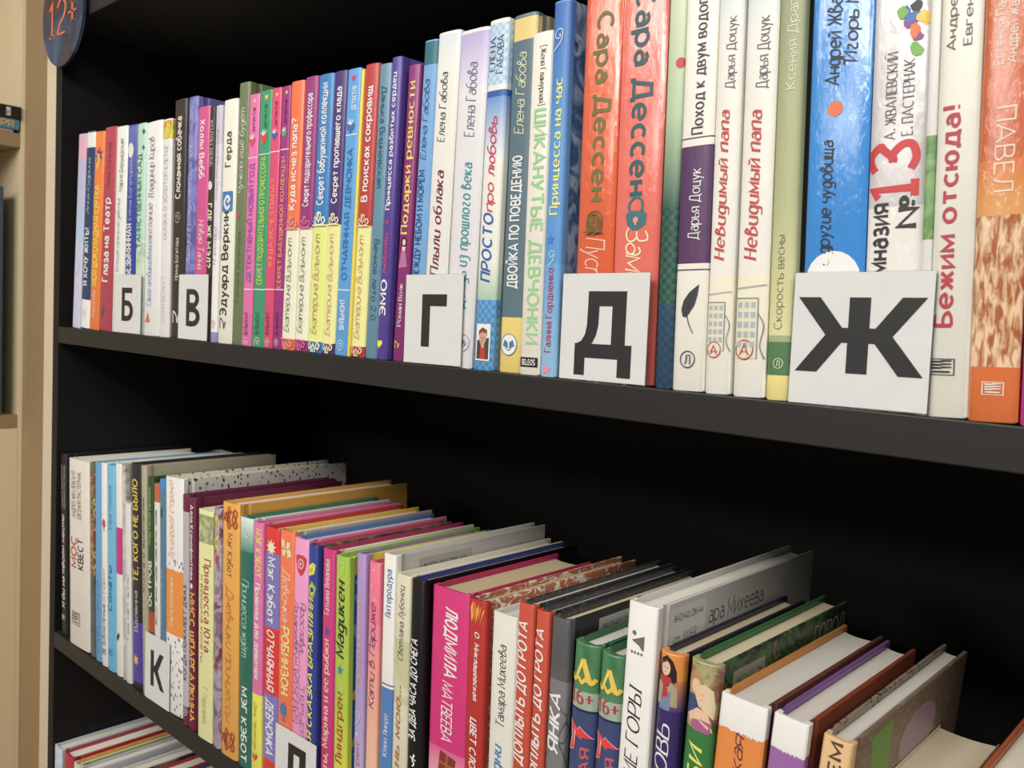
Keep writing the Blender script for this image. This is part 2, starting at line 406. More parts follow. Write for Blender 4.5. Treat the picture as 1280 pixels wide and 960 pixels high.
        add(1, circ(0, -.35, .25, 10)); add(1, [(-.1, -.75), (.1, -.75), (.1, -.4), (-.1, -.4)])
    elif kind == 'feather':
        add(0, [(-.75, -.9), (-.95, -.2), (-.7, .7), (-.1, 1.5), (.7, 2.1), (1.0, 2.3), (.85, 1.2), (.55, .2), (.0, -.6), (-.4, -1.0)])
        for q in line([(.5, -2.6), (-.1, -1.4), (-.2, 0), (.6, 1.8)], .1): add(0, q)
    elif kind == 'house':
        add(1, [(-1, -2.4), (.5, -2.4), (.5, 1.3), (-1, 1.3)])
        for r in range(5):
            for c in range(3): add(0, [(-.85 + c*.45, .7 - r*.6), (-.55 + c*.45, .7 - r*.6), (-.55 + c*.45, 1.05 - r*.6), (-.85 + c*.45, 1.05 - r*.6)])
        for q in line([(.5, -2.4), (.5, 1.3), (-1, 1.3)], .05, False) + line([(.5, .4), (.9, -.4), (.7, -1.6), (1, -2.4)], .06) + line([(-1, 1.9), (1, 2.1)], .04, False): add(2, q)
    elif kind == 'splats':
        rnd = random.Random(3)
        for k in range(14):
            cx, cy = rnd.uniform(-.8, .7), rnd.uniform(-2.2, 2.4)
            add(k % 6, [(cx + rnd.uniform(.22, .42) * math.cos(a * .7), cy + rnd.uniform(.25, .5) * math.sin(a * .7)) for a in range(9)])
    elif kind == 'fish':
        add(0, [(-.7, 0), (-.4, .6), (.2, 1.0), (.7, .5), (.8, -.3), (.3, -.9), (-.3, -.6)]); add(0, [(.2, -.8), (.6, -1.4), (-.1, -1.3)])
    elif kind == 'person':
        add(0, circ(0, 1.1, .35, 10)); add(0, [(-.5, .7), (.5, .7), (.35, -.4), (.4, -1.6), (.05, -1.6), (0, -.5), (-.1, -1.6), (-.4, -1.6), (-.35, -.4)])
    elif kind == 'ribbon':
        for s in (1, -1):
            for q in line([(-1, .3 * s), (-.5, -.4 * s), (0, .5 * s), (-.3, .8 * s), (-.4, -.3 * s), (.4, -.5 * s), (.9, .4 * s), (.6, .7 * s), (.3, 0)], .12): add(0, q)
    elif kind == 'maple': add(0, starp(0, 0, 1, .5, 9, 90)); 
    elif kind == 'butterfly':
        add(0, [(0, 0), (-.3, 1), (-.9, 1.1), (-.8, .3)]); add(0, [(0, 0), (.7, .2), (1, -.5), (.3, -.8)])
        add(0, [(0, 0), (-.8, -.1), (-.6, -.7), (-.1, -.6)]); add(0, [(0, .1), (.2, .9), (.7, .8), (.6, .3)]); [add(1, q) for q in line([(-.3, .5), (0, 0), (.3, -.6)], .12)]
    elif kind == 'shield':
        add(0, [(-1, .8), (-.5, 1), (.5, 1), (1, .7), (.9, -.2), (.5, -1), (0, -1.4), (-.5, -1), (-.9, 0)])
        for q in line(circ(0, 0, .5, 16) + [(.5, 0)], .16, False): add(1, q)
        add(1, circ(0, 0, .2, 8))
    elif kind == 'tag':
        add(0, [(-.8, -1.0), (.6, -.5), (.9, .8), (.3, 1.1), (-.9, .4)]); add(1, circ(.45, .65, .12, 8)); add(1, [(-.5, -.4), (.3, -.1), (.3, .0), (-.5, -.3)]); add(1, [(-.5, -.1), (.3, .2), (.3, .3), (-.5, 0)])
    elif kind == 'flag': add(0, [(-.9, .3), (0, 1.3), (.9, .5), (.6, -.8), (0, -1.4), (-.8, -.6)]); add(1, [(-.6, .1), (0, .9), (.6, .1), (0, -.8)]); add(2, circ(0, .05, .4, 12))
    elif kind == 'flame':
        for a in range(5): add(a % 2, [(-.7 + a*.3, -1.2), (-1.0 + a*.45, .3 + .3 * (a % 2)), (-.5 + a*.4, 1.3 - .2 * a), (-.3 + a*.3, 0)])
    elif kind == 'goldA':
        for q in line([(-.55, -.5), (.0, 1.0)], .28, False) + line([(0, 1.0), (.55, -.5)], .4, False): add(0, q)
        for q in line([(-.95, -.2), (-.7, -.55), (-.35, -.3), (0, -.6), (.35, -.3), (.7, -.55), (.95, -.2)], .26): add(0, q)
        for q in line([(-.4, -.2), (.03, .85)], .1, False): add(1, q)
    elif kind == 'zee':
        Z = [(-.9, 1.0), (-.2, .55), (-.1, .8), (.9, .1), (.1, .1), (.1, -.1), (-.4, .15), (-.45, -.9), (-.9, -1.1), (-.7, -.1)]
        add(1, [(x * 1.12, y * 1.08) for x, y in Z]); add(0, Z)
    elif kind == 'skater': add(0, circ(.3, .8, .25, 8)); [add(0, q) for q in line([(.2, .6), (-.1, 0), (.4, -.5), (.0, -1.1)], .3) + line([(-.7, .4), (-.1, .3), (.8, .1)], .2)]
    elif kind == 'bag': add(0, [(-.9, -1), (.8, -1), (1, .6), (-.7, .9)]); add(1, [(-.7, -.1), (.9, -.2), (.9, 0), (-.7, .1)]); add(1, [(-.1, -1), (.1, -1), (.2, .8), (0, .8)])
    elif kind == 'rechlogo':
        add(0, circ(-.5, .9, .28, 12)); add(0, [(-.8, .0), (.9, .8), (.9, -.7)]); add(0, [(-.3, .2), (.7, -.9), (.9, -.9), (.9, -.2)])
        for k in range(4): add(0, [(-.8 + .45*k, -1.5), (-.55 + .45*k, -1.5), (-.55 + .45*k, -1.2), (-.8 + .45*k, -1.2)])
    elif kind == 'lady':
        add(2, [(-.5, -1.2), (.6, -1.6), (.9, -2.4), (-.9, -2.5)]); add(3, [(-.8, -2.4), (-.5, -.8), (-.25, .2), (.35, .2), (.6, -.8), (.9, -2.4)])
        add(0, circ(.05, 1.0, .55, 14, ry=.75)); add(0, [(-.45, 1), (-.5, -.2), (-.2, .2), (-.15, 1)]); add(1, circ(.1, .95, .33, 12, ry=.45)); add(1, [(-.3, .35), (.5, .35), (.35, -.2), (-.2, -.2)])
    elif kind == 'boy':
        add(0, [(-1, -1.9), (1, -1.9), (1, 1.9), (-1, 1.9)]); add(4, [(-.85, -1.75), (.85, -1.75), (.85, 1.75), (-.85, 1.75)]); add(0, [(-.85, .2), (.85, .5), (.85, 1.75), (-.85, 1.75)])
        add(4, [(-.85, -1.75), (.85, -1.75), (.8, -.7), (.3, -.2), (-.5, -.3), (-.85, -.8)]); add(3, [(-.35, -1.75), (.45, -1.75), (.3, -.35), (-.25, -.35)])
        add(1, [(-.3, -.2), (.25, -.2), (.2, -.55), (-.1, -.6)]); add(1, circ(-.02, .45, .5, 16, ry=.72)); add(2, [(-.6, .5), (-.62, 1.2), (-.1, 1.55), (.55, 1.3), (.6, .5), (.4, .95), (-.1, 1.05), (-.45, .9)])
        for x in (-.2, .2): add(4, circ(x, .5, .07, 6))
        add(4, [(-.12, .07), (.15, .07), (.12, .13), (-.1, .13)]); add(2, [(-.02, .25), (.06, .25), (.03, .5)])
    elif kind == 'girl':
        add(0, [(-.75, 1.0), (-.6, 1.9), (0, 2.3), (.6, 1.9), (.95, 1.0), (1.0, .1), (.3, -.4), (-.7, -.2), (-.9, .3)]); add(3, [(-.9, -2.2), (-.8, -.2), (-.2, .2), (.5, .1), (1.1, -.5), (1.15, -2.2)])
        add(4, [(-.5, -2.6), (-.3, -.9), (.6, -.9), (.6, -2.6)]); add(1, circ(-.05, 1.15, .48, 16, ry=.68)); add(0, [(-.55, 1.2), (-.3, 1.85), (.45, 1.6), (.1, 1.75), (-.35, 1.55)])
        add(2, [(-.55, .45), (.45, .45), (.65, .0), (.2, -.3), (.35, -1.3), (-.25, -1.6), (-.2, -.4), (-.65, 0)])
        for x in (-.25, .15): add(0, circ(x, 1.2, .06, 6))
        add(2, [(-.15, .8), (.08, .8), (.03, .86), (-.1, .86)])
    elif kind == 'couple':
        add(0, circ(-.45, 1.1, .6, 14, ry=.8)); add(1, circ(-.35, .95, .38, 12, ry=.5)); add(4, [(-1, -.6), (-.9, .3), (-.3, .4), (.2, -.3), (-.2, -1.2), (-1, -1)])
        add(2, [(-.35, .4), (-.2, 1.0), (.3, 1.25), (.85, .9), (1.0, -.2), (.95, -1.0), (.5, -.6), (0, -.3)]); add(1, circ(.15, .45, .36, 14, ry=.5)); add(1, [(-.8, -1.0), (-.1, -.4), (.6, -.6), (.9, -1.4), (.2, -1.3), (-.6, -1.5)])
        add(3, [(-.5, -1.3), (.2, -1.1), (.9, -1.3), (.8, -2.0), (-.4, -1.9)]); add(1, [(-.4, -.8), (.9, -1.6), (.95, -1.9), (.2, -1.3)]); add(1, [(.4, -.7), (-.6, -1.4), (-.5, -1.0), (.1, -.6)])
        for x in (.05, .28): add(0, circ(x, .5, .05, 6))
        add(3, [(.08, .15), (.25, .15), (.2, .2)])
    return P
EMB_NAME = {'heart': 'heart_emblem', 'star': 'star_emblem', 'girl': 'girl_picture', 'couple': 'couple_picture', 'boy': 'boy_portrait', 'lady': 'lady_picture', 'crest': 'upper_ornament', 'crest2': 'lower_ornament',
    'feather': 'feather_drawing', 'lock': 'padlock_drawing', 'rose': 'rose_drawing', 'house': 'house_drawing', 'timebox': 'publisher_mark', 'nameplate': 'publisher_mark', 'note': 'publisher_mark', 'bar': 'stripe', 'butterfly': 'butterfly_drawing',
    'maple': 'leaf_emblem', 'shield': 'crest_emblem', 'ring': 'round_emblem', 'ringlet': 'round_emblem', 'disc': 'round_emblem', 'disc1': 'dot', 'tag': 'tag_drawing', 'flag': 'flag_patch', 'swirl': 'curl_ornament', 'ribbon': 'ribbon_ornament', 'fish': 'fish_drawing'}

# ------------------------------------------------------------------ flat print placed on a surface
def printed(name, polys, cols, place, parent, rough=0.45, cuts=None, axis=0):
    """polys: (colour index, [(a, b)...], layer); place(a, b, lift) -> xyz; cuts: lines where the print bends with the surface"""
    bm = bmesh.new()
    for ci, pts, lift in polys:
        vs = [bm.verts.new((a, b, lift)) for a, b in pts]
        try: f = bm.faces.new(vs); f.material_index = ci
        except ValueError: pass
    for c in cuts or ():
        co = (c, 0, 0) if axis == 0 else (0, c, 0); no = (1, 0, 0) if axis == 0 else (0, 1, 0)
        bmesh.ops.bisect_plane(bm, geom=bm.verts[:] + bm.edges[:] + bm.faces[:], plane_co=co, plane_no=no, dist=1e-7)
    for v in bm.verts: v.co = place(*v.co)
    me = bpy.data.meshes.new(name); bm.to_mesh(me); bm.free()
    return link(name, me, [mat(c, rough) for c in cols], parent)
def add_text(name, s, a0, a1, bc, bh, col, style, place, parent, rot=True, rough=0.45):
    """lettering along a from a0 to a1, centred on bc with cap height bh"""
    q, w = text_quads(s, style)
    k = (a1 - a0) / w
    polys = [(0, [(a0 + x * k, bc + (y / 10 - 0.5) * bh) for x, y in f], 0.00022 + 0.00001 * (i % 3)) for i, f in enumerate(q)]
    return printed(name, polys, [col], place, parent, rough)

PAGES = [('pages', '#ddd6c0'), ('pages', '#e2ddd0'), ('pages', '#d3c6a0'), ('pages', '#dcdad2')]
def make_book(b, i, shelf_z, group):
    t, h, dep = b['t'], b['h'], b['dep']
    paper = b['kind'] == 'p'
    lean = b['lean']
    root = empty('paperback_book' if paper else 'hardcover_book', (b['x'] + 0.0, b['s'], shelf_z + abs(math.sin(lean)) * t / 2 + 0.00005), lean, b['label'], 'book', group)
    crk = 0.65 if b.get('crinkle') else 0.12
    rgh = 0.22 if b.get('crinkle') else 0.36
    bulge = (0.0003 if paper else 0.0006) if not b.get('round') else 0.0028
    if b.get('torn'): bulge = 0.0002
    edge = min(0.0011, t * 0.12) if not paper else min(0.0005, t * 0.1)
    brd = 0.0005 if paper else min(0.0023, t * 0.17)
    def surf(x):
        u = min(1.0, abs(2 * x / t))
        return bulge * u * u + edge * u ** 10
    CUT = [k * t / 2 for k in (-.94, -.82, -.66, -.45, -.22, 0, .22, .45, .66, .82, .94)]
    # spine
    us = [-1, -.985, -.95, -.9, -.83, -.72, -.55, -.36, -.18, 0, .18, .36, .55, .72, .83, .9, .95, .985, 1]
    back = 0.0016 + bulge
    sec = [(u * t / 2, surf(u * t / 2)) for u in us] + [(t / 2, back + .003), (t / 2 - brd, back + .003), (t / 2 - brd * 1.2, back), (-t / 2 + brd * 1.2, back), (-t / 2 + brd, back + .003), (-t / 2, back + .003)]
    bands = sorted(b.get('bands', []), key=lambda q: q[0])
    mats = [mat(b['col'], rgh, crk)]; zs = [0.0, h]; rng = []
    for z0, z1, c in bands:
        if z1 - z0 < 0.0006: continue
        rng.append((z0, z1, len(mats))); mats.append(mat(c, rgh, crk)); zs += [z0, z1]
    def zmat(z):
        for z0, z1, k in reversed(rng):
            if z0 <= z <= z1: return k, z0, z1
        return 0, 0, h
    zs = sorted(set(round(z, 5) for z in zs))
    sp = prism('spine', sec, zs, mats, zmat, root, 0.0005 if not paper else 0.0002)
    # cover boards with the hinge groove
    clm = mat(b.get('cl', b['col']), rgh, crk * .5); crm = mat(b.get('cr', b['col']), rgh, crk * .5)
    y0 = back + .0030
    for nm, sx, m in (('back_cover', -1, clm), ('front_cover', 1, crm)):
        o = t / 2; g = 0 if paper else min(0.0013, t * .06)
        sc = [(sx * o, y0), (sx * (o - g), y0 + .0014), (sx * (o - g), y0 + .0044), (sx * o, y0 + .0060), (sx * o, dep - .0004), (sx * (o - .0004), dep), (sx * (o - brd + .0003), dep), (sx * (o - brd), dep - .0004), (sx * (o - max(brd, g + .0006)), y0 + .006), (sx * (o - max(brd, g + .0006)), y0)]
        prism(nm, sc, [0, h], [m], None, root, 0.0004 if not paper else 0.0002)
    ins = 0.0005 if paper else 0.003
    pw = t / 2 - max(brd, (0 if paper else min(0.0013, t * .06)) + .0006) - .00005
    # page block, top slightly hollow behind the spine
    pm = mat(('pages', b['pg']) if 'pg' in b else PAGES[i % 4] if not b.get('pagetop') else ('pages', '#e0d0ae'))
    fe = dep - (0.0006 if paper else 0.004)
    n = 8
    sec = [(-pw, back + .0005), (pw, back + .0005)] + [(pw * (1 - 2 * k / n), fe - 0.0022 * (1 - (2 * k / n - 1) ** 2) * min(1, t / .02)) for k in range(n + 1)]
    prism('page_block', sec, [ins, h - ins - (0 if not b.get('pagetop') else 0.001)], [pm], None, root, 0.0002)
    # lettering
    first = True
    for s, z0, z1, u, sz, col, st, d in b.get('T', []):
        def pl_up(a, bb, lift):     # a runs up the spine, letter tops to the left
            return (-bb, surf(bb) - lift, a)
        if z1 < 0.0 or z0 > h: continue
        xc = (u - .5) * t; bh = sz * t * (0.92 if d != 'h' else 1)
        if d == 'u': place = lambda a, bb, lift: (-bb, surf(-bb) - lift, a)
        elif d == 'd': place = lambda a, bb, lift: (bb, surf(bb) - lift, z0 + z1 - a)
        if d == 'h':
            q, w = text_quads(s, st); k = bh / w
            polys = [(0, [((u - .5) * t - bh / 2 + x * k, z0 + y / 10 * (z1 - z0)) for x, y in f], .00022) for f in q]
            printed('age_mark', polys, [col], lambda a, bb, lift: (a, surf(a) - lift, bb), root, cuts=CUT)
            continue
        nm = 'title_lettering' if (sz >= .42 or 'b' in st or first) else 'author_lettering'
        first = False
        q, w = text_quads(s, st); k = (z1 - z0) / w
        polys = []
        cc = -xc if d == 'u' else xc
        for i_, f in enumerate(q):
            pts = [(z0 + x * k, cc + (y / 10 - .42) * bh * (1 if d == 'u' else 1)) for x, y in f]
            if d == 'u' and (max(p[0] for p in pts) > h - .0004 or min(p[0] for p in pts) < .0004): continue
            if d == 'd' and (min(z0 + z1 - p[0] for p in pts) < .0004 or max(z0 + z1 - p[0] for p in pts) > h - .0004): continue
            if max(abs(p[1]) for p in pts) > t / 2 * .98: pts = [(p[0], max(-t * .49, min(t * .49, p[1]))) for p in pts]
            polys.append((0, pts, .00022 + .00001 * (i_ % 3)))
        if polys: printed(nm, polys, [col], place, root, cuts=CUT, axis=1)
    for kind, zc, u, sz, cols in b.get('E', []):
        r = sz * t / 2; xc = (u - .5) * t
        P = emblem_polys(kind, len(cols)); pc = cols
        letter = None
        if kind in ('ringlet', 'nameplate') or (kind == 'timebox' and cols[-1] and not cols[-1].startswith('#')):
            letter = cols[-1]
        pc = [c for c in cols if c.startswith('#')]
        polys = []
        for j, (ci, pts) in enumerate(P):
            ci = min(ci, len(pc) - 1)
            pp = [(max(-t * .497, min(t * .497, xc + x * r)), max(.0005, min(h - .0005, zc + y * (r * (.66 if kind == 'timebox' else 1) if kind != 'bar' else .006)))) for x, y in pts]
            polys.append((ci, pp, .00024 + .000012 * j))
        pl = lambda a, bb, lift: (a, surf(a) - lift, bb)
        top = .00026 + .000012 * len(P)
        if letter and kind == 'ringlet':
            q, w = text_quads(letter, 's')
            polys += [(0, [(xc + (x - w / 2) * r * .11, zc + (y - 5) * r * .1) for x, y in f], top) for f in q]
        if letter and kind == 'nameplate':
            q, w = text_quads(letter, 'b'); k = 1.5 * r / w
            polys += [(1, [(xc + (x - w / 2) * k, zc + (y - 5) * r * .045) for x, y in f], top) for f in q]
        if zc - r < h and zc + r > 0:
            printed(EMB_NAME.get(kind, 'emblem'), polys, pc, pl, root, cuts=CUT)
    # torn-edge line on the two thick novels: a ragged strip of the white band
    if b.get('torn'):
        zb = bands[0][0]; rnd = random.Random(i); pts = []
        k = 34
        for j in range(k):
            xa = -t * .494 + t * .988 * j / k; xb = -t * .494 + t * .988 * (j + 1) / k
            d = .0006 + .0012 * rnd.random()
            pts.append((0, [(xa, zb + .0012), (xa, zb - d * .6), ((xa + xb) / 2, zb - d), (xb, zb - d * .6), (xb, zb + .0012)], .0001))
        printed('torn_edge', pts, [bands[0][2]], lambda a, bb, lift: (a, surf(a) - lift, bb), root)
    side = lambda a, bb, lift: (t / 2 + lift, a, bb)
    if b.get('sticker'):
        for ya, yb, za, zb, col, lines in b['sticker']:
            ya, yb, za, zb = ya / 1000 + .006, yb / 1000 + .006, h - zb / 1000, h - za / 1000
            st = printed('shelf_mark_sticker', [(0, [(ya, za), (yb, za), (yb, zb), (ya, zb)], .00012)], [col], side, root)
            for j, ln in enumerate(lines):
                q, w = text_quads(ln, 'h' if j else ''); hh = .0032 if not j else .006
                zc = zb - .004 - .0095 * j; k = (yb - ya) * (.8 if not j else .6) / w
                printed('sticker_lettering', [(0, [(ya + .004 + x * k, zc - hh + y / 10 * hh) for x, y in f], .0002) for f in q], ['#3a3a3c'], side, st)
    for s, ya, yb, za, zb, col in b.get('sidetext', []):
        q, w = text_quads(s, 'n'); k = (yb - ya) / 1000 / w
        printed('cover_lettering', [(0, [(ya / 1000 + .006 + x * k, h - zb / 1000 + y / 10 * (zb - za) / 1000) for x, y in f], .0002) for f in q], [col], side, root)
    if b.get('sidee') == 2:     # lilac oval and green patch on the speckled cover
        polys = [(0, [(.088 + .026 * math.cos(a / 3.82), h - .022 + .013 * math.sin(a / 3.82)) for a in range(24)], .00012),
                 (1, [(.022, h - .004), (.048, h - .003), (.05, h - .03), (.03, h - .034)], .00012)]
        printed('cover_picture', polys, ['#a58a98', '#5f9a34'], side, root)
    if b.get('sidee') == 1:
        polys = []
        rnd = random.Random(5)
        for k in range(9):
            cy = .052 + k * .0095; cz = h - .018 + rnd.uniform(-.002, .003)
            polys.append((k % 4, [(cy + .006 * math.cos(a) * rnd.uniform(.7, 1.2), cz + .005 * math.sin(a)) for a in [x * .78 for x in range(8)]], .00012 + .00001 * k))
        printed('cover_picture', polys, ['#a08a8c', '#c9c0a8', '#5a6aa0', '#b0a8a4'], side, root)
    return root

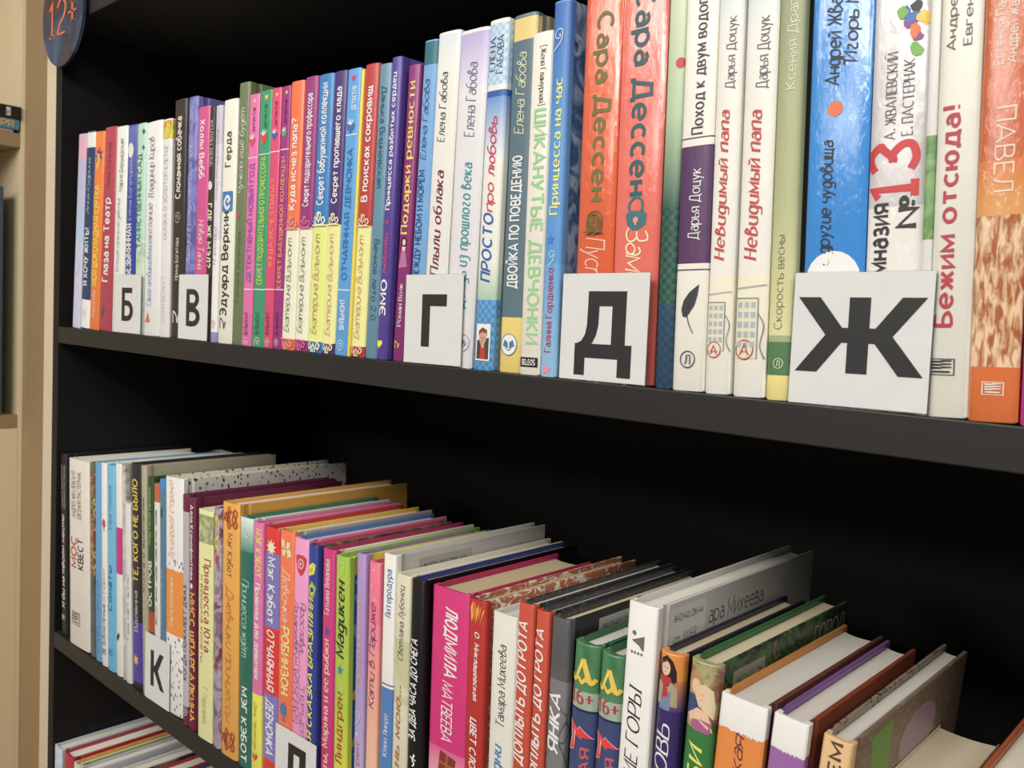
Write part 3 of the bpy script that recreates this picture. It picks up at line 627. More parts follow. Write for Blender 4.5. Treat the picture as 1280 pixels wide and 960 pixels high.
UPPER = [
    {'x': -0.9415, 's': 0.003, 't': 0.0195, 'h': 0.1956, 'lean': 0.0509, 'dep': 0.135, 'col': '#b9b4d2', 'label': 'slim lilac and pink paperback leftmost on the upper shelf', 'kind': 'p', 'bands': [(0.1702, 0.1947, '#d9a8c0'), (0.0901, 0.1702, ('grad', '#b9aed0', '#a9c4e0')), (0.001, 0.0901, ('art', ['#a8c3e2', '#c9c3dc', '#8fb2dc'], 60))]},
    {'x': -0.9207, 's': 0.003, 't': 0.0203, 'h': 0.1961, 'lean': 0.0474, 'dep': 0.135, 'col': '#24406c', 'label': 'narrow navy book with white top and foot, second from the left on the upper shelf', 'kind': 'h', 'bands': [(0.1801, 0.1948, '#e6e6de'), (0.001, 0.0294, '#e4e6e0')], 'T': [('Я ХОЧУ ЖИТЬ!', 0.0439, 0.1014, 0.5, 0.5, '#dfe3e8', 'b', 'u'), ('Анна Кудрина', 0.1149, 0.1684, 0.5, 0.35, '#b9c6da', 'h', 'u')], 'E': [('ring', 0.0156, 0.5, 0.4, ['#c9c5bb'])]},
    {'x': -0.8986, 's': 0.003, 't': 0.0218, 'h': 0.1934, 'lean': 0.0429, 'dep': 0.135, 'col': '#e8791f', 'label': 'orange narrow book with yellow lettering near the left end of the upper shelf', 'kind': 'h', 'T': [('МОЯ ШОКОЛАДНАЯ КУРТКА', 0.0441, 0.1418, 0.5, 0.62, '#f0d21c', 'b', 'u'), ('Анисимова', 0.0115, 0.0377, 0.5, 0.4, '#f6d7b8', 'h', 'u')], 'E': [('burst', 0.1703, 0.55, 0.8, ['#5b3e86', '#e8c66a'])]},
    {'x': -0.8722, 's': 0.003, 't': 0.0264, 'h': 0.1948, 'lean': 0.0358, 'dep': 0.135, 'col': '#b23a52', 'label': 'crimson book with white title between the orange and pale books', 'kind': 'h', 'T': [('Глаза на Театр', 0.0481, 0.1279, 0.5, 0.5, '#f4e9ea', 'b', 'u'), ('Анна Аликина', 0.1377, 0.1793, 0.5, 0.4, '#93283f', 'n', 'u')], 'E': [('drop', 0.0171, 0.35, 0.4, ['#5a5560'])]},
    {'x': -0.8446, 's': 0.003, 't': 0.0239, 'h': 0.1927, 'lean': 0.0243, 'dep': 0.135, 'col': '#dfe3da', 'label': 'pale book with small dark name directly behind the left edge of the letter Б card', 'kind': 'h', 'T': [('Мария Бершадская', 0.1322, 0.1803, 0.6, 0.33, '#6b7f8c', 'i', 'u'), ('Большая маленькая девочка', 0.0573, 0.1248, 0.45, 0.3, '#6b86ad', 'h', 'u')]},
    {'x': -0.8195, 's': 0.003, 't': 0.0203, 'h': 0.1916, 'lean': 0.0095, 'dep': 0.135, 'col': '#3343a0', 'label': 'deep blue book fading to violet at the top, above the letter Б card', 'kind': 'h', 'bands': [(0.1307, 0.1903, ('grad', '#6670b8', '#38489f'))], 'T': [('БЕЗЫМЯННАЯ', 0.0535, 0.1015, 0.45, 0.6, '#eef0f6', 'b', 'u'), ('Елена Богатырёва', 0.1051, 0.1635, 0.5, 0.35, '#c8d0ee', 'n', 'u')], 'E': [('ball', 0.1686, 0.45, 0.55, ['#e7e2d6', '#b9b3a8'])]},
    {'x': -0.798, 's': 0.003, 't': 0.0171, 'h': 0.1908, 'lean': -0.0041, 'dep': 0.135, 'col': '#a9d3bf', 'label': 'mint green book with dark green lettering right of the blue one', 'kind': 'h', 'bands': [(0.0002, 0.0862, ('art', ['#9ac8ae', '#c6d9c4', '#7ba287'], 50))], 'T': [('ТАИНСТВЕННЫЙ САД', 0.079, 0.1632, 0.45, 0.5, '#3f7d4a', 'b', 'u')], 'E': [('flower', 0.1831, 0.8, 0.3, ['#3b6a4a']), ('flower', 0.1689, 0.8, 0.25, ['#3b6a4a'])]},
    {'x': -0.7724, 's': 0.003, 't': 0.031, 'h': 0.1895, 'lean': -0.0113, 'dep': 0.135, 'col': '#eeece2', 'label': 'white hardback with blue italic title between the mint and rainbow-topped books', 'kind': 'h', 'T': [('Самое необыкновенное', 0.0264, 0.0855, 0.4, 0.33, '#4a8fc4', 'is', 'u'), ('желание', 0.0855, 0.1174, 0.4, 0.33, '#7c7c7c', 'is', 'u'), ('Владимир Киров', 0.123, 0.1756, 0.45, 0.36, '#6d7378', 'is', 'u')], 'E': [('tri', 0.0157, 0.3, 0.4, ['#d8604a'])]},
    {'x': -0.7477, 's': 0.003, 't': 0.0176, 'h': 0.1886, 'lean': -0.0099, 'dep': 0.135, 'col': '#f0ede4', 'label': 'slim white book with a rainbow patch at the top', 'kind': 'h', 'bands': [(0.1716, 0.1873, ('art', ['#3b7fb4', '#7fb83c', '#e8c92e', '#e0602c', '#2c62a0'], 130))], 'T': [('СОНЯ БЕРКУТ', 0.013, 0.0536, 0.5, 0.4, '#b9aeb6', 'n', 'u'), ('СКАЗКА О ЗОЛОТОЙ КЛЕТКЕ', 0.0849, 0.1662, 0.55, 0.4, '#8d8a8a', 'n', 'u')]},
    {'x': -0.7246, 's': 0.003, 't': 0.0213, 'h': 0.2023, 'lean': -0.0033, 'dep': 0.135, 'col': '#3a312c', 'label': 'dark brown book with white title just left of the letter В card', 'kind': 'h', 'T': [('Сломанная собачка', 0.1194, 0.1878, 0.5, 0.42, '#dedad4', 'b', 'u'), ('Ирина Богатова', 0.0502, 0.0856, 0.5, 0.3, '#cfc9c2', '', 'u')], 'E': [('ring', 0.1032, 0.5, 0.45, ['#b9b2aa']), ('note', 0.0173, 0.5, 0.6, ['#e8e4de'])]},
    {'x': -0.7057, 's': 0.004, 't': 0.016, 'h': 0.202, 'lean': 0.0022, 'dep': 0.15, 'col': '#6668b4', 'label': 'violet blue hardback standing taller behind the pink book', 'kind': 'h', 'bands': [(0.0003, 0.2013, ('art', ['#6264b2', '#7d80c8', '#5557a0', '#8d8fd2'], 40))], 'T': [('Лошадка в рождественскую ночь', 0.0637, 0.1633, 0.45, 0.4, '#c9cbe8', 'h', 'u'), ('Холли Вебб', 0.1666, 0.1961, 0.45, 0.4, '#b9bbe0', 'h', 'u')]},
    {'x': -0.6855, 's': 0.003, 't': 0.0193, 'h': 0.1911, 'lean': 0.0032, 'dep': 0.135, 'col': '#d0488c', 'label': 'bright pink book with white lettering above the letter В card', 'kind': 'h', 'T': [('Холли Вебб', 0.1333, 0.1804, 0.45, 0.42, '#f4dce8', 'b', 'd'), ('Новая Тайна', 0.0602, 0.0995, 0.55, 0.5, '#f6e6ee', 'h', 'd')]},
    {'x': -0.6711, 's': 0.003, 't': 0.0085, 'h': 0.1894, 'lean': 0.0018, 'dep': 0.135, 'col': '#38332b', 'label': 'narrow blackish book with cream lettering right of the pink one', 'kind': 'h', 'T': [('ХОЛЛИ ВЕББ', 0.1418, 0.1787, 0.5, 0.5, '#b9b6a8', '', 'd'), ('ГДЕ ЖЕ МЭЛ?', 0.0601, 0.1117, 0.5, 0.62, '#e4ddbc', 'b', 'd')], 'E': [('ball', 0.1265, 0.5, 0.7, ['#efece2', '#3a3630'])]},
    {'x': -0.6607, 's': 0.003, 't': 0.0097, 'h': 0.1889, 'lean': 0.002, 'dep': 0.135, 'col': '#d5d0dc', 'label': 'pale lilac white book with a small round logo at its foot', 'kind': 'h', 'bands': [(0.1586, 0.1881, '#c3bfd2'), (0.0084, 0.0825, '#eceae6'), (0, 0.0084, '#8e8ec6')], 'T': [('Юлия Венедиктова', 0.1144, 0.1693, 0.5, 0.38, '#a9a4b2', 'is', 'u'), ('Я есть!', 0.062, 0.0921, 0.5, 0.45, '#9a96a2', 'is', 'u')], 'E': [('ring', 0.0149, 0.5, 0.7, ['#d4706a'])]},
    {'x': -0.6435, 's': 0.003, 't': 0.0212, 'h': 0.1912, 'lean': 0.005, 'dep': 0.135, 'col': '#ebe6d2', 'label': 'cream book with large dark title and a blue emblem', 'kind': 'h', 'T': [('Эдуард Веркин', 0.0219, 0.104, 0.45, 0.5, '#3a352f', 'b', 'u'), ('Герда', 0.1395, 0.1661, 0.5, 0.4, '#5a4c48', 'b', 'u')], 'E': [('swirlbox', 0.1121, 0.5, 0.75, ['#3f78bc', '#dfe8f2']), ('note', 0.0149, 0.4, 0.5, ['#4a463c'])]},
    {'x': -0.6243, 's': 0.003, 't': 0.0157, 'h': 0.2013, 'lean': 0.0091, 'dep': 0.14, 'col': '#6b7a56', 'label': 'olive green hardback standing taller than its pink neighbour', 'kind': 'h', 'T': [('Чучело ещё будет', 0.1171, 0.1809, 0.5, 0.45, '#e3e6d4', 'h', 'u'), ('Тамара Крюкова', 0.0319, 0.0877, 0.5, 0.3, '#4e5a3e', 'n', 'u')], 'E': [('heart', 0.1, 0.35, 0.4, ['#c04848'])]},
    {'x': -0.6093, 's': 0.003, 't': 0.0139, 'h': 0.1903, 'lean': 0.0123, 'dep': 0.135, 'col': '#e267ab', 'label': 'pink paperback with violet lettering and a heart, right of the olive hardback', 'kind': 'p', 'T': [('ДЕТЕКТИВНЫЙ НОВЫЙ ГОД', 0.0494, 0.1384, 0.55, 0.45, '#8d4fae', 'b', 'u'), ('Е. ВИЛЬМОНТ', 0.0045, 0.0261, 0.5, 0.36, '#5a2a48', '', 'u'), ('детектив', 0.162, 0.1798, 0.55, 0.3, '#5a2a48', 'i', 'u')], 'E': [('heart', 0.1548, 0.45, 0.62, ['#d23a6a', '#f2f0ea']), ('heart', 0.1852, 0.6, 0.3, ['#e6c23a']), ('bar', 0.1429, 0.5, 1, ['#efe3ec']), ('bar', 0.0433, 0.5, 1, ['#efe3ec']), ('ring', 0.0026, 0.5, 0.5, ['#f0dce8'])]},
    {'x': -0.5935, 's': 0.003, 't': 0.0159, 'h': 0.1908, 'lean': 0.0138, 'dep': 0.135, 'col': '#2f9a6c', 'label': 'green paperback with yellow green lettering and a red heart', 'kind': 'p', 'T': [('СЕКРЕТ ПОДОЗРИТЕЛЬНОГО ПРОФЕССОРА', 0.047, 0.1423, 0.55, 0.45, '#b6d22e', 'b', 'u'), ('Е. ВИЛЬМОНТ', 0.0053, 0.0265, 0.5, 0.36, '#1d6a48', '', 'u'), ('детектив', 0.1629, 0.1804, 0.55, 0.3, '#1d6a48', 'i', 'u')], 'E': [('heart', 0.1559, 0.45, 0.62, ['#d83f48', '#f2f0ea']), ('heart', 0.1857, 0.6, 0.3, ['#e6c23a']), ('bar', 0.1441, 0.5, 1, ['#efe3ec']), ('bar', 0.0434, 0.5, 1, ['#efe3ec']), ('ring', 0.0034, 0.5, 0.5, ['#f0dce8'])]},
    {'x': -0.5792, 's': 0.003, 't': 0.0123, 'h': 0.1906, 'lean': 0.0141, 'dep': 0.135, 'col': '#dc3f74', 'label': 'raspberry red paperback with orange lettering and a blue heart', 'kind': 'p', 'T': [('КУДА ИСЧЕЗ ПАПА?', 0.0614, 0.1248, 0.55, 0.45, '#f58a3c', 'b', 'u'), ('Е. ВИЛЬМОНТ', 0.006, 0.0269, 0.5, 0.36, '#7a1c44', '', 'u'), ('детектив', 0.1632, 0.1804, 0.55, 0.3, '#7a1c44', 'i', 'u')], 'E': [('heart', 0.1562, 0.45, 0.62, ['#3a62b0', '#f2f0ea']), ('heart', 0.1856, 0.6, 0.3, ['#e6c23a']), ('bar', 0.1446, 0.5, 1, ['#efe3ec']), ('bar', 0.0436, 0.5, 1, ['#efe3ec']), ('ring', 0.0042, 0.5, 0.5, ['#f0dce8'])]},
    {'x': -0.5665, 's': 0.003, 't': 0.0111, 'h': 0.1902, 'lean': 0.0142, 'dep': 0.135, 'col': '#9c2c80', 'label': 'purple paperback partly overlapped by the tall orange hardback', 'kind': 'p', 'T': [('СЕКРЕТ БАБУШКИНОЙ КОЛЛЕКЦИИ', 0.0449, 0.1399, 0.55, 0.45, '#f0944a', 'b', 'u'), ('Е. ВИЛЬМОНТ', 0.0066, 0.0273, 0.5, 0.36, '#5e1450', '', 'u'), ('детектив', 0.1633, 0.1804, 0.55, 0.3, '#5e1450', 'i', 'u')], 'E': [('heart', 0.1565, 0.45, 0.62, ['#5fa08c', '#f2f0ea']), ('heart', 0.1855, 0.6, 0.3, ['#e6c23a']), ('bar', 0.1451, 0.5, 1, ['#efe3ec']), ('bar', 0.0437, 0.5, 1, ['#efe3ec']), ('ring', 0.0048, 0.5, 0.5, ['#f0dce8'])]},
    {'x': -0.5523, 's': 0.0025, 't': 0.0165, 'h': 0.1915, 'lean': 0.015, 'dep': 0.135, 'col': '#ea6a34', 'label': 'orange hardback with white title and a cream name panel', 'kind': 'h', 'bands': [(0.0079, 0.0875, '#f4ecc4')], 'T': [('Куда исчез папа?', 0.1012, 0.1655, 0.5, 0.45, '#f6efe2', 'b', 'u'), ('Екатерина Вильмонт', 0.0131, 0.0795, 0.45, 0.42, '#4a4440', 'h', 'u')], 'E': [('crest', 0.0909, 0.5, 0.8, ['#e08a90']), ('crest2', 0.0044, 0.5, 0.8, ['#e08a90'])]},
    {'x': -0.5354, 's': 0.0025, 't': 0.0157, 'h': 0.192, 'lean': 0.0168, 'dep': 0.135, 'col': '#96307c', 'label': 'plum hardback with small white title and a cream name panel', 'kind': 'h', 'bands': [(0.0079, 0.0874, '#f1edc6')], 'T': [('Секрет подозрительного профессора', 0.1025, 0.1804, 0.5, 0.45, '#f6efe2', 'b', 'u'), ('Екатерина Вильмонт', 0.013, 0.0796, 0.45, 0.42, '#4a4248', 'h', 'u')], 'E': [('crest', 0.0908, 0.5, 0.8, ['#d35a9c']), ('crest2', 0.0045, 0.5, 0.8, ['#d35a9c'])]},
    {'x': -0.5183, 's': 0.0025, 't': 0.0175, 'h': 0.1911, 'lean': 0.0191, 'dep': 0.135, 'col': '#2a7cc0', 'label': 'blue hardback with white title and a lime name panel', 'kind': 'h', 'bands': [(0.0079, 0.089, '#dce678')], 'T': [('Секрет бабушкиной коллекции', 0.1027, 0.185, 0.5, 0.45, '#f6efe2', 'b', 'u'), ('Екатерина Вильмонт', 0.013, 0.0813, 0.45, 0.42, '#b06a58', 'h', 'u')], 'E': [('crest', 0.0923, 0.5, 0.8, ['#efe3c0']), ('crest2', 0.0045, 0.5, 0.8, ['#efe3c0'])]},
    {'x': -0.5021, 's': 0.0025, 't': 0.0145, 'h': 0.1906, 'lean': 0.0216, 'dep': 0.135, 'col': '#4b3578', 'label': 'dark violet hardback with white title and a yellow name panel', 'kind': 'h', 'bands': [(0.0076, 0.0884, '#f2ee8e')], 'T': [('Секрет пропавшего клада', 0.1029, 0.18, 0.5, 0.45, '#f6efe2', 'b', 'u'), ('Екатерина Вильмонт', 0.0126, 0.0808, 0.45, 0.42, '#c07a68', 'h', 'u')], 'E': [('crest', 0.0916, 0.5, 0.8, ['#efd9b0']), ('crest2', 0.0043, 0.5, 0.8, ['#efd9b0'])]},
    {'x': -0.4873, 's': 0.0025, 't': 0.0136, 'h': 0.1897, 'lean': 0.0238, 'dep': 0.135, 'col': '#4f9fdf', 'label': 'light blue paperback with blue lettering and a heart', 'kind': 'p', 'T': [('ОТЧАЯННАЯ ДЕВЧОНКА', 0.051, 0.1378, 0.55, 0.42, '#2a68ac', 'b', 'u'), ('ВИЛЬМОНТ', 0.0176, 0.0381, 0.55, 0.4, '#dfeefa', 'b', 'u'), ('ДЕТЕКТИВ', 0.1628, 0.1783, 0.65, 0.32, '#e6f0fa', 'b', 'u')], 'E': [('heart', 0.1835, 0.5, 0.35, ['#cc3a56']), ('heart', 0.1514, 0.45, 0.65, ['#2f6fb0', '#e8eef4']), ('bar', 0.1467, 0.5, 1, ['#dcebf6']), ('bar', 0.0441, 0.5, 1, ['#dcebf6']), ('ring', 0.0068, 0.5, 0.55, ['#cfe4f6'])]},
    {'x': -0.4788, 's': 0.0028, 't': 0.003, 'h': 0.1881, 'lean': 0.025, 'dep': 0.135, 'col': '#e6cf3a', 'label': 'very thin yellow spine squeezed between the light blue and red books', 'kind': 'p'},
    {'x': -0.4692, 's': 0.0025, 't': 0.0144, 'h': 0.1899, 'lean': 0.0245, 'dep': 0.135, 'col': '#b93432', 'label': 'red hardback with white title and a yellow name panel', 'kind': 'h', 'bands': [(0.0072, 0.0861, '#f3eb8c')], 'T': [('В поисках сокровищ', 0.1021, 0.1758, 0.5, 0.45, '#f6efe2', 'b', 'u'), ('Екатерина Вильмонт', 0.012, 0.0788, 0.45, 0.42, '#c07a4c', 'h', 'u')], 'E': [('crest', 0.0892, 0.5, 0.8, ['#f0c0a0']), ('crest2', 0.0041, 0.5, 0.8, ['#f0c0a0'])]},
    {'x': -0.4554, 's': 0.003, 't': 0.0123, 'h': 0.188, 'lean': 0.023, 'dep': 0.135, 'col': '#5f8da6', 'label': 'steel blue hardback with plain dark blue lettering', 'kind': 'h', 'T': [('Данька Вишневская', 0.1101, 0.1739, 0.5, 0.42, '#2f5672', '', 'd'), ('Вечное лето 2.0', 0.0252, 0.0769, 0.55, 0.42, '#2f5672', '', 'd')]},
    {'x': -0.4432, 's': 0.002, 't': 0.0101, 'h': 0.19, 'lean': 0.0225, 'dep': 0.14, 'col': '#54409a', 'label': 'violet hardback with a yellow heart at its foot and a glossy jacket', 'kind': 'h', 'T': [('Принцесса разбитых сердец', 0.0956, 0.1808, 0.45, 0.42, '#f2f0f6', 'b', 'u'), ('любовь', 0.0552, 0.0805, 0.45, 0.42, '#c23a70', 'b', 'u'), ('ЭМО', 0.0282, 0.0512, 0.5, 0.6, '#f2f0f6', 'b', 'u')], 'E': [('heart', 0.0102, 0.3, 0.65, ['#ecdf1e']), ('burst', 0.0876, 0.5, 0.5, ['#a83a70'])], 'cr': '#5e509c'},
    {'x': -0.4287, 's': 0.004, 't': 0.0114, 'h': 0.1834, 'lean': 0.024, 'dep': 0.135, 'col': '#8a2672', 'label': 'plum purple book with large golden title left of the letter Г card', 'kind': 'h', 'T': [('Подарки ревности', 0.0803, 0.1732, 0.5, 0.55, '#f1cf52', 'bs', 'u'), ('Роман Волк', 0.0222, 0.0488, 0.5, 0.35, '#efe3ea', 's', 'u')], 'E': [('lady', 0.0703, 0.5, 0.8, ['#2c1a28', '#e9c6b4', '#b9a0c0', '#b06a9c']), ('note', 0.01, 0.4, 0.5, ['#e6c43a'])]},
    {'x': -0.4134, 's': 0.003, 't': 0.0123, 'h': 0.1951, 'lean': 0.0251, 'dep': 0.135, 'col': '#6fa8e0', 'label': 'light blue book with a teal cap and dark blue lettering', 'kind': 'h', 'bands': [(0.1806, 0.1942, '#2f7080')], 'T': [('МЕЖДУ НЕБОМ И МОРЕМ', 0.0513, 0.1179, 0.45, 0.45, '#1f4c86', 'b', 'u'), ('Елена Габова', 0.1241, 0.1707, 0.45, 0.45, '#28406c', 'h', 'u')]},
    {'x': -0.3969, 's': 0.0028, 't': 0.0192, 'h': 0.1971, 'lean': 0.022, 'dep': 0.135, 'col': '#e9e5db', 'label': 'white hardback with dark red title above the letter Г card', 'kind': 'h', 'bands': [(0.1739, 0.1955, ('grad', '#cfdde8', '#e6e4dc'))], 'T': [('Плыли облака', 0.0538, 0.1156, 0.5, 0.38, '#7a2430', 'bis', 'u'), ('Елена Габова', 0.133, 0.173, 0.45, 0.34, '#3a3c44', 'is', 'u')]},
    {'x': -0.3737, 's': 0.0028, 't': 0.0233, 'h': 0.1945, 'lean': 0.0134, 'dep': 0.135, 'col': '#dcdce0', 'label': 'white book with lilac sky at the top and teal italic title', 'kind': 'h', 'bands': [(0.1615, 0.1925, ('grad', '#b3a8da', '#d9d6e4'))], 'T': [('Дождь из прошлого века', 0.0351, 0.1184, 0.55, 0.36, '#2f8f9c', 'bis', 'u'), ('Елена Габова', 0.1335, 0.175, 0.55, 0.36, '#6d6f8c', 'is', 'u')], 'E': [('ring', 0.0149, 0.72, 0.45, ['#9aa0a8']), ('tri', 0.0149, 0.72, 0.2, ['#c23a3a'])]},
    {'x': -0.3521, 's': 0.0028, 't': 0.0153, 'h': 0.1964, 'lean': 0.0022, 'dep': 0.135, 'col': '#dfe2d6', 'label': 'blue and white spine with bold blue title and a small boy portrait', 'kind': 'h', 'bands': [(0.1605, 0.1941, ('check', '#9cc0de', '#b9d4e8')), (0.1574, 0.1605, '#dfeaf4'), (0.1539, 0.1574, '#2c5fae'), (0.1189, 0.1539, ('grad', '#5f93d2', '#dfe4e6')), (0.0402, 0.0606, ('grad', '#d9e0d2', '#9fc0a8')), (0, 0.0402, ('check', '#5aa0d4', '#3f86c4'))], 'T': [('про любовь', 0.0899, 0.142, 0.5, 0.42, '#c23a62', 'bh', 'u'), ('ПРОСТО', 0.0506, 0.0885, 0.5, 0.5, '#2c5cb4', 'bi', 'u'), ('ЕЛЕНА', 0.1684, 0.1867, 0.3, 0.3, '#3a3c58', 's', 'u'), ('ГАБОВА', 0.1666, 0.1872, 0.68, 0.32, '#3a3c58', 's', 'u')], 'E': [('boy', 0.016, 0.5, 0.72, ['#efece4', '#c99a7c', '#7a4a2c', '#b83228', '#4a4038'])]},
    {'x': -0.3337, 's': 0.006, 't': 0.0174, 'h': 0.1969, 'lean': -0.0071, 'dep': 0.14, 'col': '#56717f', 'label': 'slate blue hardback with wheat yellow torn cap and foot bands', 'kind': 'h', 'bands': [(0.1829, 0.1949, '#ddc573'), (0, 0.0309, '#e3c963')], 'T': [('ДВОЙКА ПО ПОВЕДЕНИЮ', 0.0474, 0.1201, 0.5, 0.42, '#f0f0ea', 'b', 'u'), ('Елена Габова', 0.1319, 0.1751, 0.5, 0.42, '#efe9b0', 'h', 'u')], 'E': [('disc', 0.0156, 0.45, 0.72, ['#efece0', '#3f7ba0'])], 'cr': '#7d7a62'},
    {'x': -0.3164, 's': 0.0028, 't': 0.0147, 'h': 0.1833, 'lean': -0.0129, 'dep': 0.135, 'col': '#dedacd', 'label': 'cream book with tall mint green lettering running down the spine', 'kind': 'h', 'T': [('ШИКАНУТЫЕ ДЕВЧОНКИ', 0.0169, 0.1422, 0.55, 0.56, '#8fc88c', 'b', 'd'), ('[Женя Гламурная]', 0.1447, 0.1758, 0.6, 0.27, '#3c3a38', 's', 'd')], 'E': [('nameplate', 0.0069, 0.5, 0.85, ['#1d1a1a', '#e6e4e0', 'BELEOS'])]},
    {'x': -0.302, 's': 0.0018, 't': 0.0112, 'h': 0.1967, 'lean': -0.0166, 'dep': 0.14, 'col': '#4d93d6', 'label': 'sky blue hardback with curly ornaments and yellow title', 'kind': 'h', 'bands': [(0.1311, 0.1956, ('grad', '#2f6cc0', '#4a8fd2')), (0, 0.0601, ('grad', '#5a9edc', '#8cc4ea'))], 'T': [('Принцесса на час', 0.0862, 0.1567, 0.55, 0.5, '#eedf5a', 'bs', 'u'), ('Галина Гордиенко', 0.0134, 0.058, 0.5, 0.4, '#b02a58', 'bs', 'u')], 'E': [('swirl', 0.1785, 0.4, 0.7, ['#cfe0f4']), ('star', 0.0727, 0.4, 0.55, ['#2f7cc8']), ('swirl', 0.0643, 0.5, 0.5, ['#d9e8f6']), ('star', 0.004, 0.45, 0.65, ['#ee7fa8'])], 'cr': ('art', ['#4f87bc', '#2f5f98', '#8fb4d4', '#22406c'], 50)},
    {'x': -0.2777, 's': 0.0065, 't': 0.0234, 'h': 0.206, 'lean': -0.0198, 'dep': 0.135, 'col': '#e05a24', 'label': 'broad orange hardback with olive lettering, left of the coral twin', 'kind': 'h', 'T': [('Сара Дессен', 0.0921, 0.1862, 0.55, 0.42, '#6f6a2c', 'b', 'd'), ('Пусть', 0.048, 0.0734, 0.5, 0.55, '#f6c0ae', 'h', 'd')], 'E': [('rose', 0.0811, 0.5, 0.5, ['#6a6230'])], 'crinkle': 1},
    {'x': -0.2518, 's': 0.0065, 't': 0.0268, 'h': 0.2091, 'lean': -0.0227, 'dep': 0.135, 'col': '#ea6a5a', 'label': 'broad coral hardback with teal lettering and a padlock, beside the orange twin', 'kind': 'h', 'T': [('Сара Дессен', 0.0934, 0.1934, 0.5, 0.42, '#2f5a62', 'b', 'd'), ('Замок', 0.0443, 0.0778, 0.5, 0.5, '#f2e6b4', 'h', 'd')], 'E': [('lock', 0.0836, 0.5, 0.48, ['#2f7078', '#ea8a6a'])], 'crinkle': 1},
    {'x': -0.2305, 's': 0.0035, 't': 0.0097, 'h': 0.2041, 'lean': -0.0252, 'dep': 0.135, 'col': '#27483f', 'label': 'dark green plaid photo cover spine fading to pale green at the top', 'kind': 'h', 'bands': [(0.1273, 0.1975, ('grad', '#c9d4b4', '#a8c09a')), (0.0861, 0.1273, ('grad', '#a3bc98', '#2c5a4c')), (0.0406, 0.0861, ('check', '#1f4a40', '#2c6052')), (0.0, 0.0406, ('check', '#23506a', '#2c405c'))], 'E': [('disc1', 0.1533, 0.8, 0.5, ['#c02c30'])]},
    {'x': -0.2165, 's': 0.0025, 't': 0.0169, 'h': 0.2081, 'lean': -0.0277, 'dep': 0.135, 'col': '#e3dfd4', 'label': 'white book with a wide purple band and a feather drawing', 'kind': 'h', 'bands': [(0.1135, 0.1157, '#e3dfd4'), (0.0594, 0.1135, '#573460'), (0.0561, 0.0568, '#573460'), (0.1168, 0.1175, '#573460')], 'T': [('Поход к двум водопадам', 0.119, 0.1959, 0.55, 0.36, '#3f2f48', 'bs', 'u'), ('Дарья Доцук', 0.0705, 0.1029, 0.55, 0.34, '#e9e3ea', 's', 'u')], 'E': [('feather', 0.039, 0.5, 0.55, ['#3a3840']), ('ringlet', 0.0148, 0.5, 0.5, ['#4a3a58', 'Л'])]},
    {'x': -0.201, 's': 0.0025, 't': 0.0126, 'h': 0.2081, 'lean': -0.0302, 'dep': 0.135, 'col': '#e0dfd8', 'label': 'white book with red title and house sketch, left one of the identical pair', 'kind': 'h', 'bands': [(0.1644, 0.1906, ('grad', '#b9cfd8', '#dfe0dc')), (0, 0.0539, ('grad', '#e4e0c8', '#e4e2dc'))], 'T': [('Невидимый папа', 0.0611, 0.1273, 0.45, 0.42, '#c03a36', 'bis', 'u'), ('Дарья Доцук', 0.1372, 0.1689, 0.6, 0.36, '#55585c', 's', 'u')], 'E': [('house', 0.034, 0.5, 0.95, ['#9fb0bc', '#d9d3b8', '#6d7276']), ('ringlet', 0.0202, 0.35, 0.62, ['#b83a36', 'А'])]},
    {'x': -0.1853, 's': 0.0025, 't': 0.0152, 'h': 0.2081, 'lean': -0.0323, 'dep': 0.135, 'col': '#e0dfd8', 'label': 'white book with red title and house sketch, right one of the identical pair', 'kind': 'h', 'bands': [(0.1615, 0.1871, ('grad', '#b9cfd8', '#dfe0dc')), (0, 0.0539, ('grad', '#e4e0c8', '#e4e2dc'))], 'T': [('Невидимый папа', 0.0609, 0.1254, 0.45, 0.42, '#c03a36', 'bis', 'u'), ('Дарья Доцук', 0.135, 0.1659, 0.6, 0.36, '#55585c', 's', 'u')], 'E': [('house', 0.0345, 0.5, 0.95, ['#9fb0bc', '#d9d3b8', '#6d7276']), ('ringlet', 0.0211, 0.35, 0.62, ['#b83a36', 'А'])]},
    {'x': -0.1713, 's': 0.0026, 't': 0.0113, 'h': 0.2081, 'lean': -0.0348, 'dep': 0.135, 'col': '#9fa878', 'label': 'olive green gradient hardback with pale thin lettering', 'kind': 'h', 'bands': [(0.0864, 0.184, ('grad', '#8f9870', '#a9b07e')), (0.0281, 0.0864, ('grad', '#a9b07e', '#d3cf96')), (0.0108, 0.0253, '#4f7a4c'), (0, 0.0108, '#e3d57c')], 'T': [('Ксения Драгунская', 0.1331, 0.1906, 0.6, 0.4, '#e6e6cc', 'n', 'u'), ('Скорость весны', 0.0309, 0.0711, 0.45, 0.34, '#5f6a44', 'n', 'u')], 'E': [('ringlet', 0.016, 0.5, 0.42, ['#e6e6cc', 'Л'])], 'cr': '#6a5a40'},
    {'x': -0.1499, 's': 0.005, 't': 0.0255, 'h': 0.2061, 'lean': -0.038, 'dep': 0.135, 'col': '#1f8ade', 'label': 'broad glossy bright blue hardback with black handwritten lettering', 'kind': 'h', 'T': [('и другие чудовища', 0.0581, 0.1092, 0.35, 0.22, '#22263a', 'bh', 'u'), ('Андрей Жвал', 0.132, 0.1709, 0.4, 0.25, '#1e2236', 'bh', 'u'), ('Игорь Мы', 0.1405, 0.1735, 0.68, 0.22, '#1e2236', 'bh', 'u')], 'E': [('disc1', 0.1226, 0.45, 0.25, ['#e0682c']), ('disc1', 0.0525, 0.5, 0.9, ['#efede6'])], 'crinkle': 1},
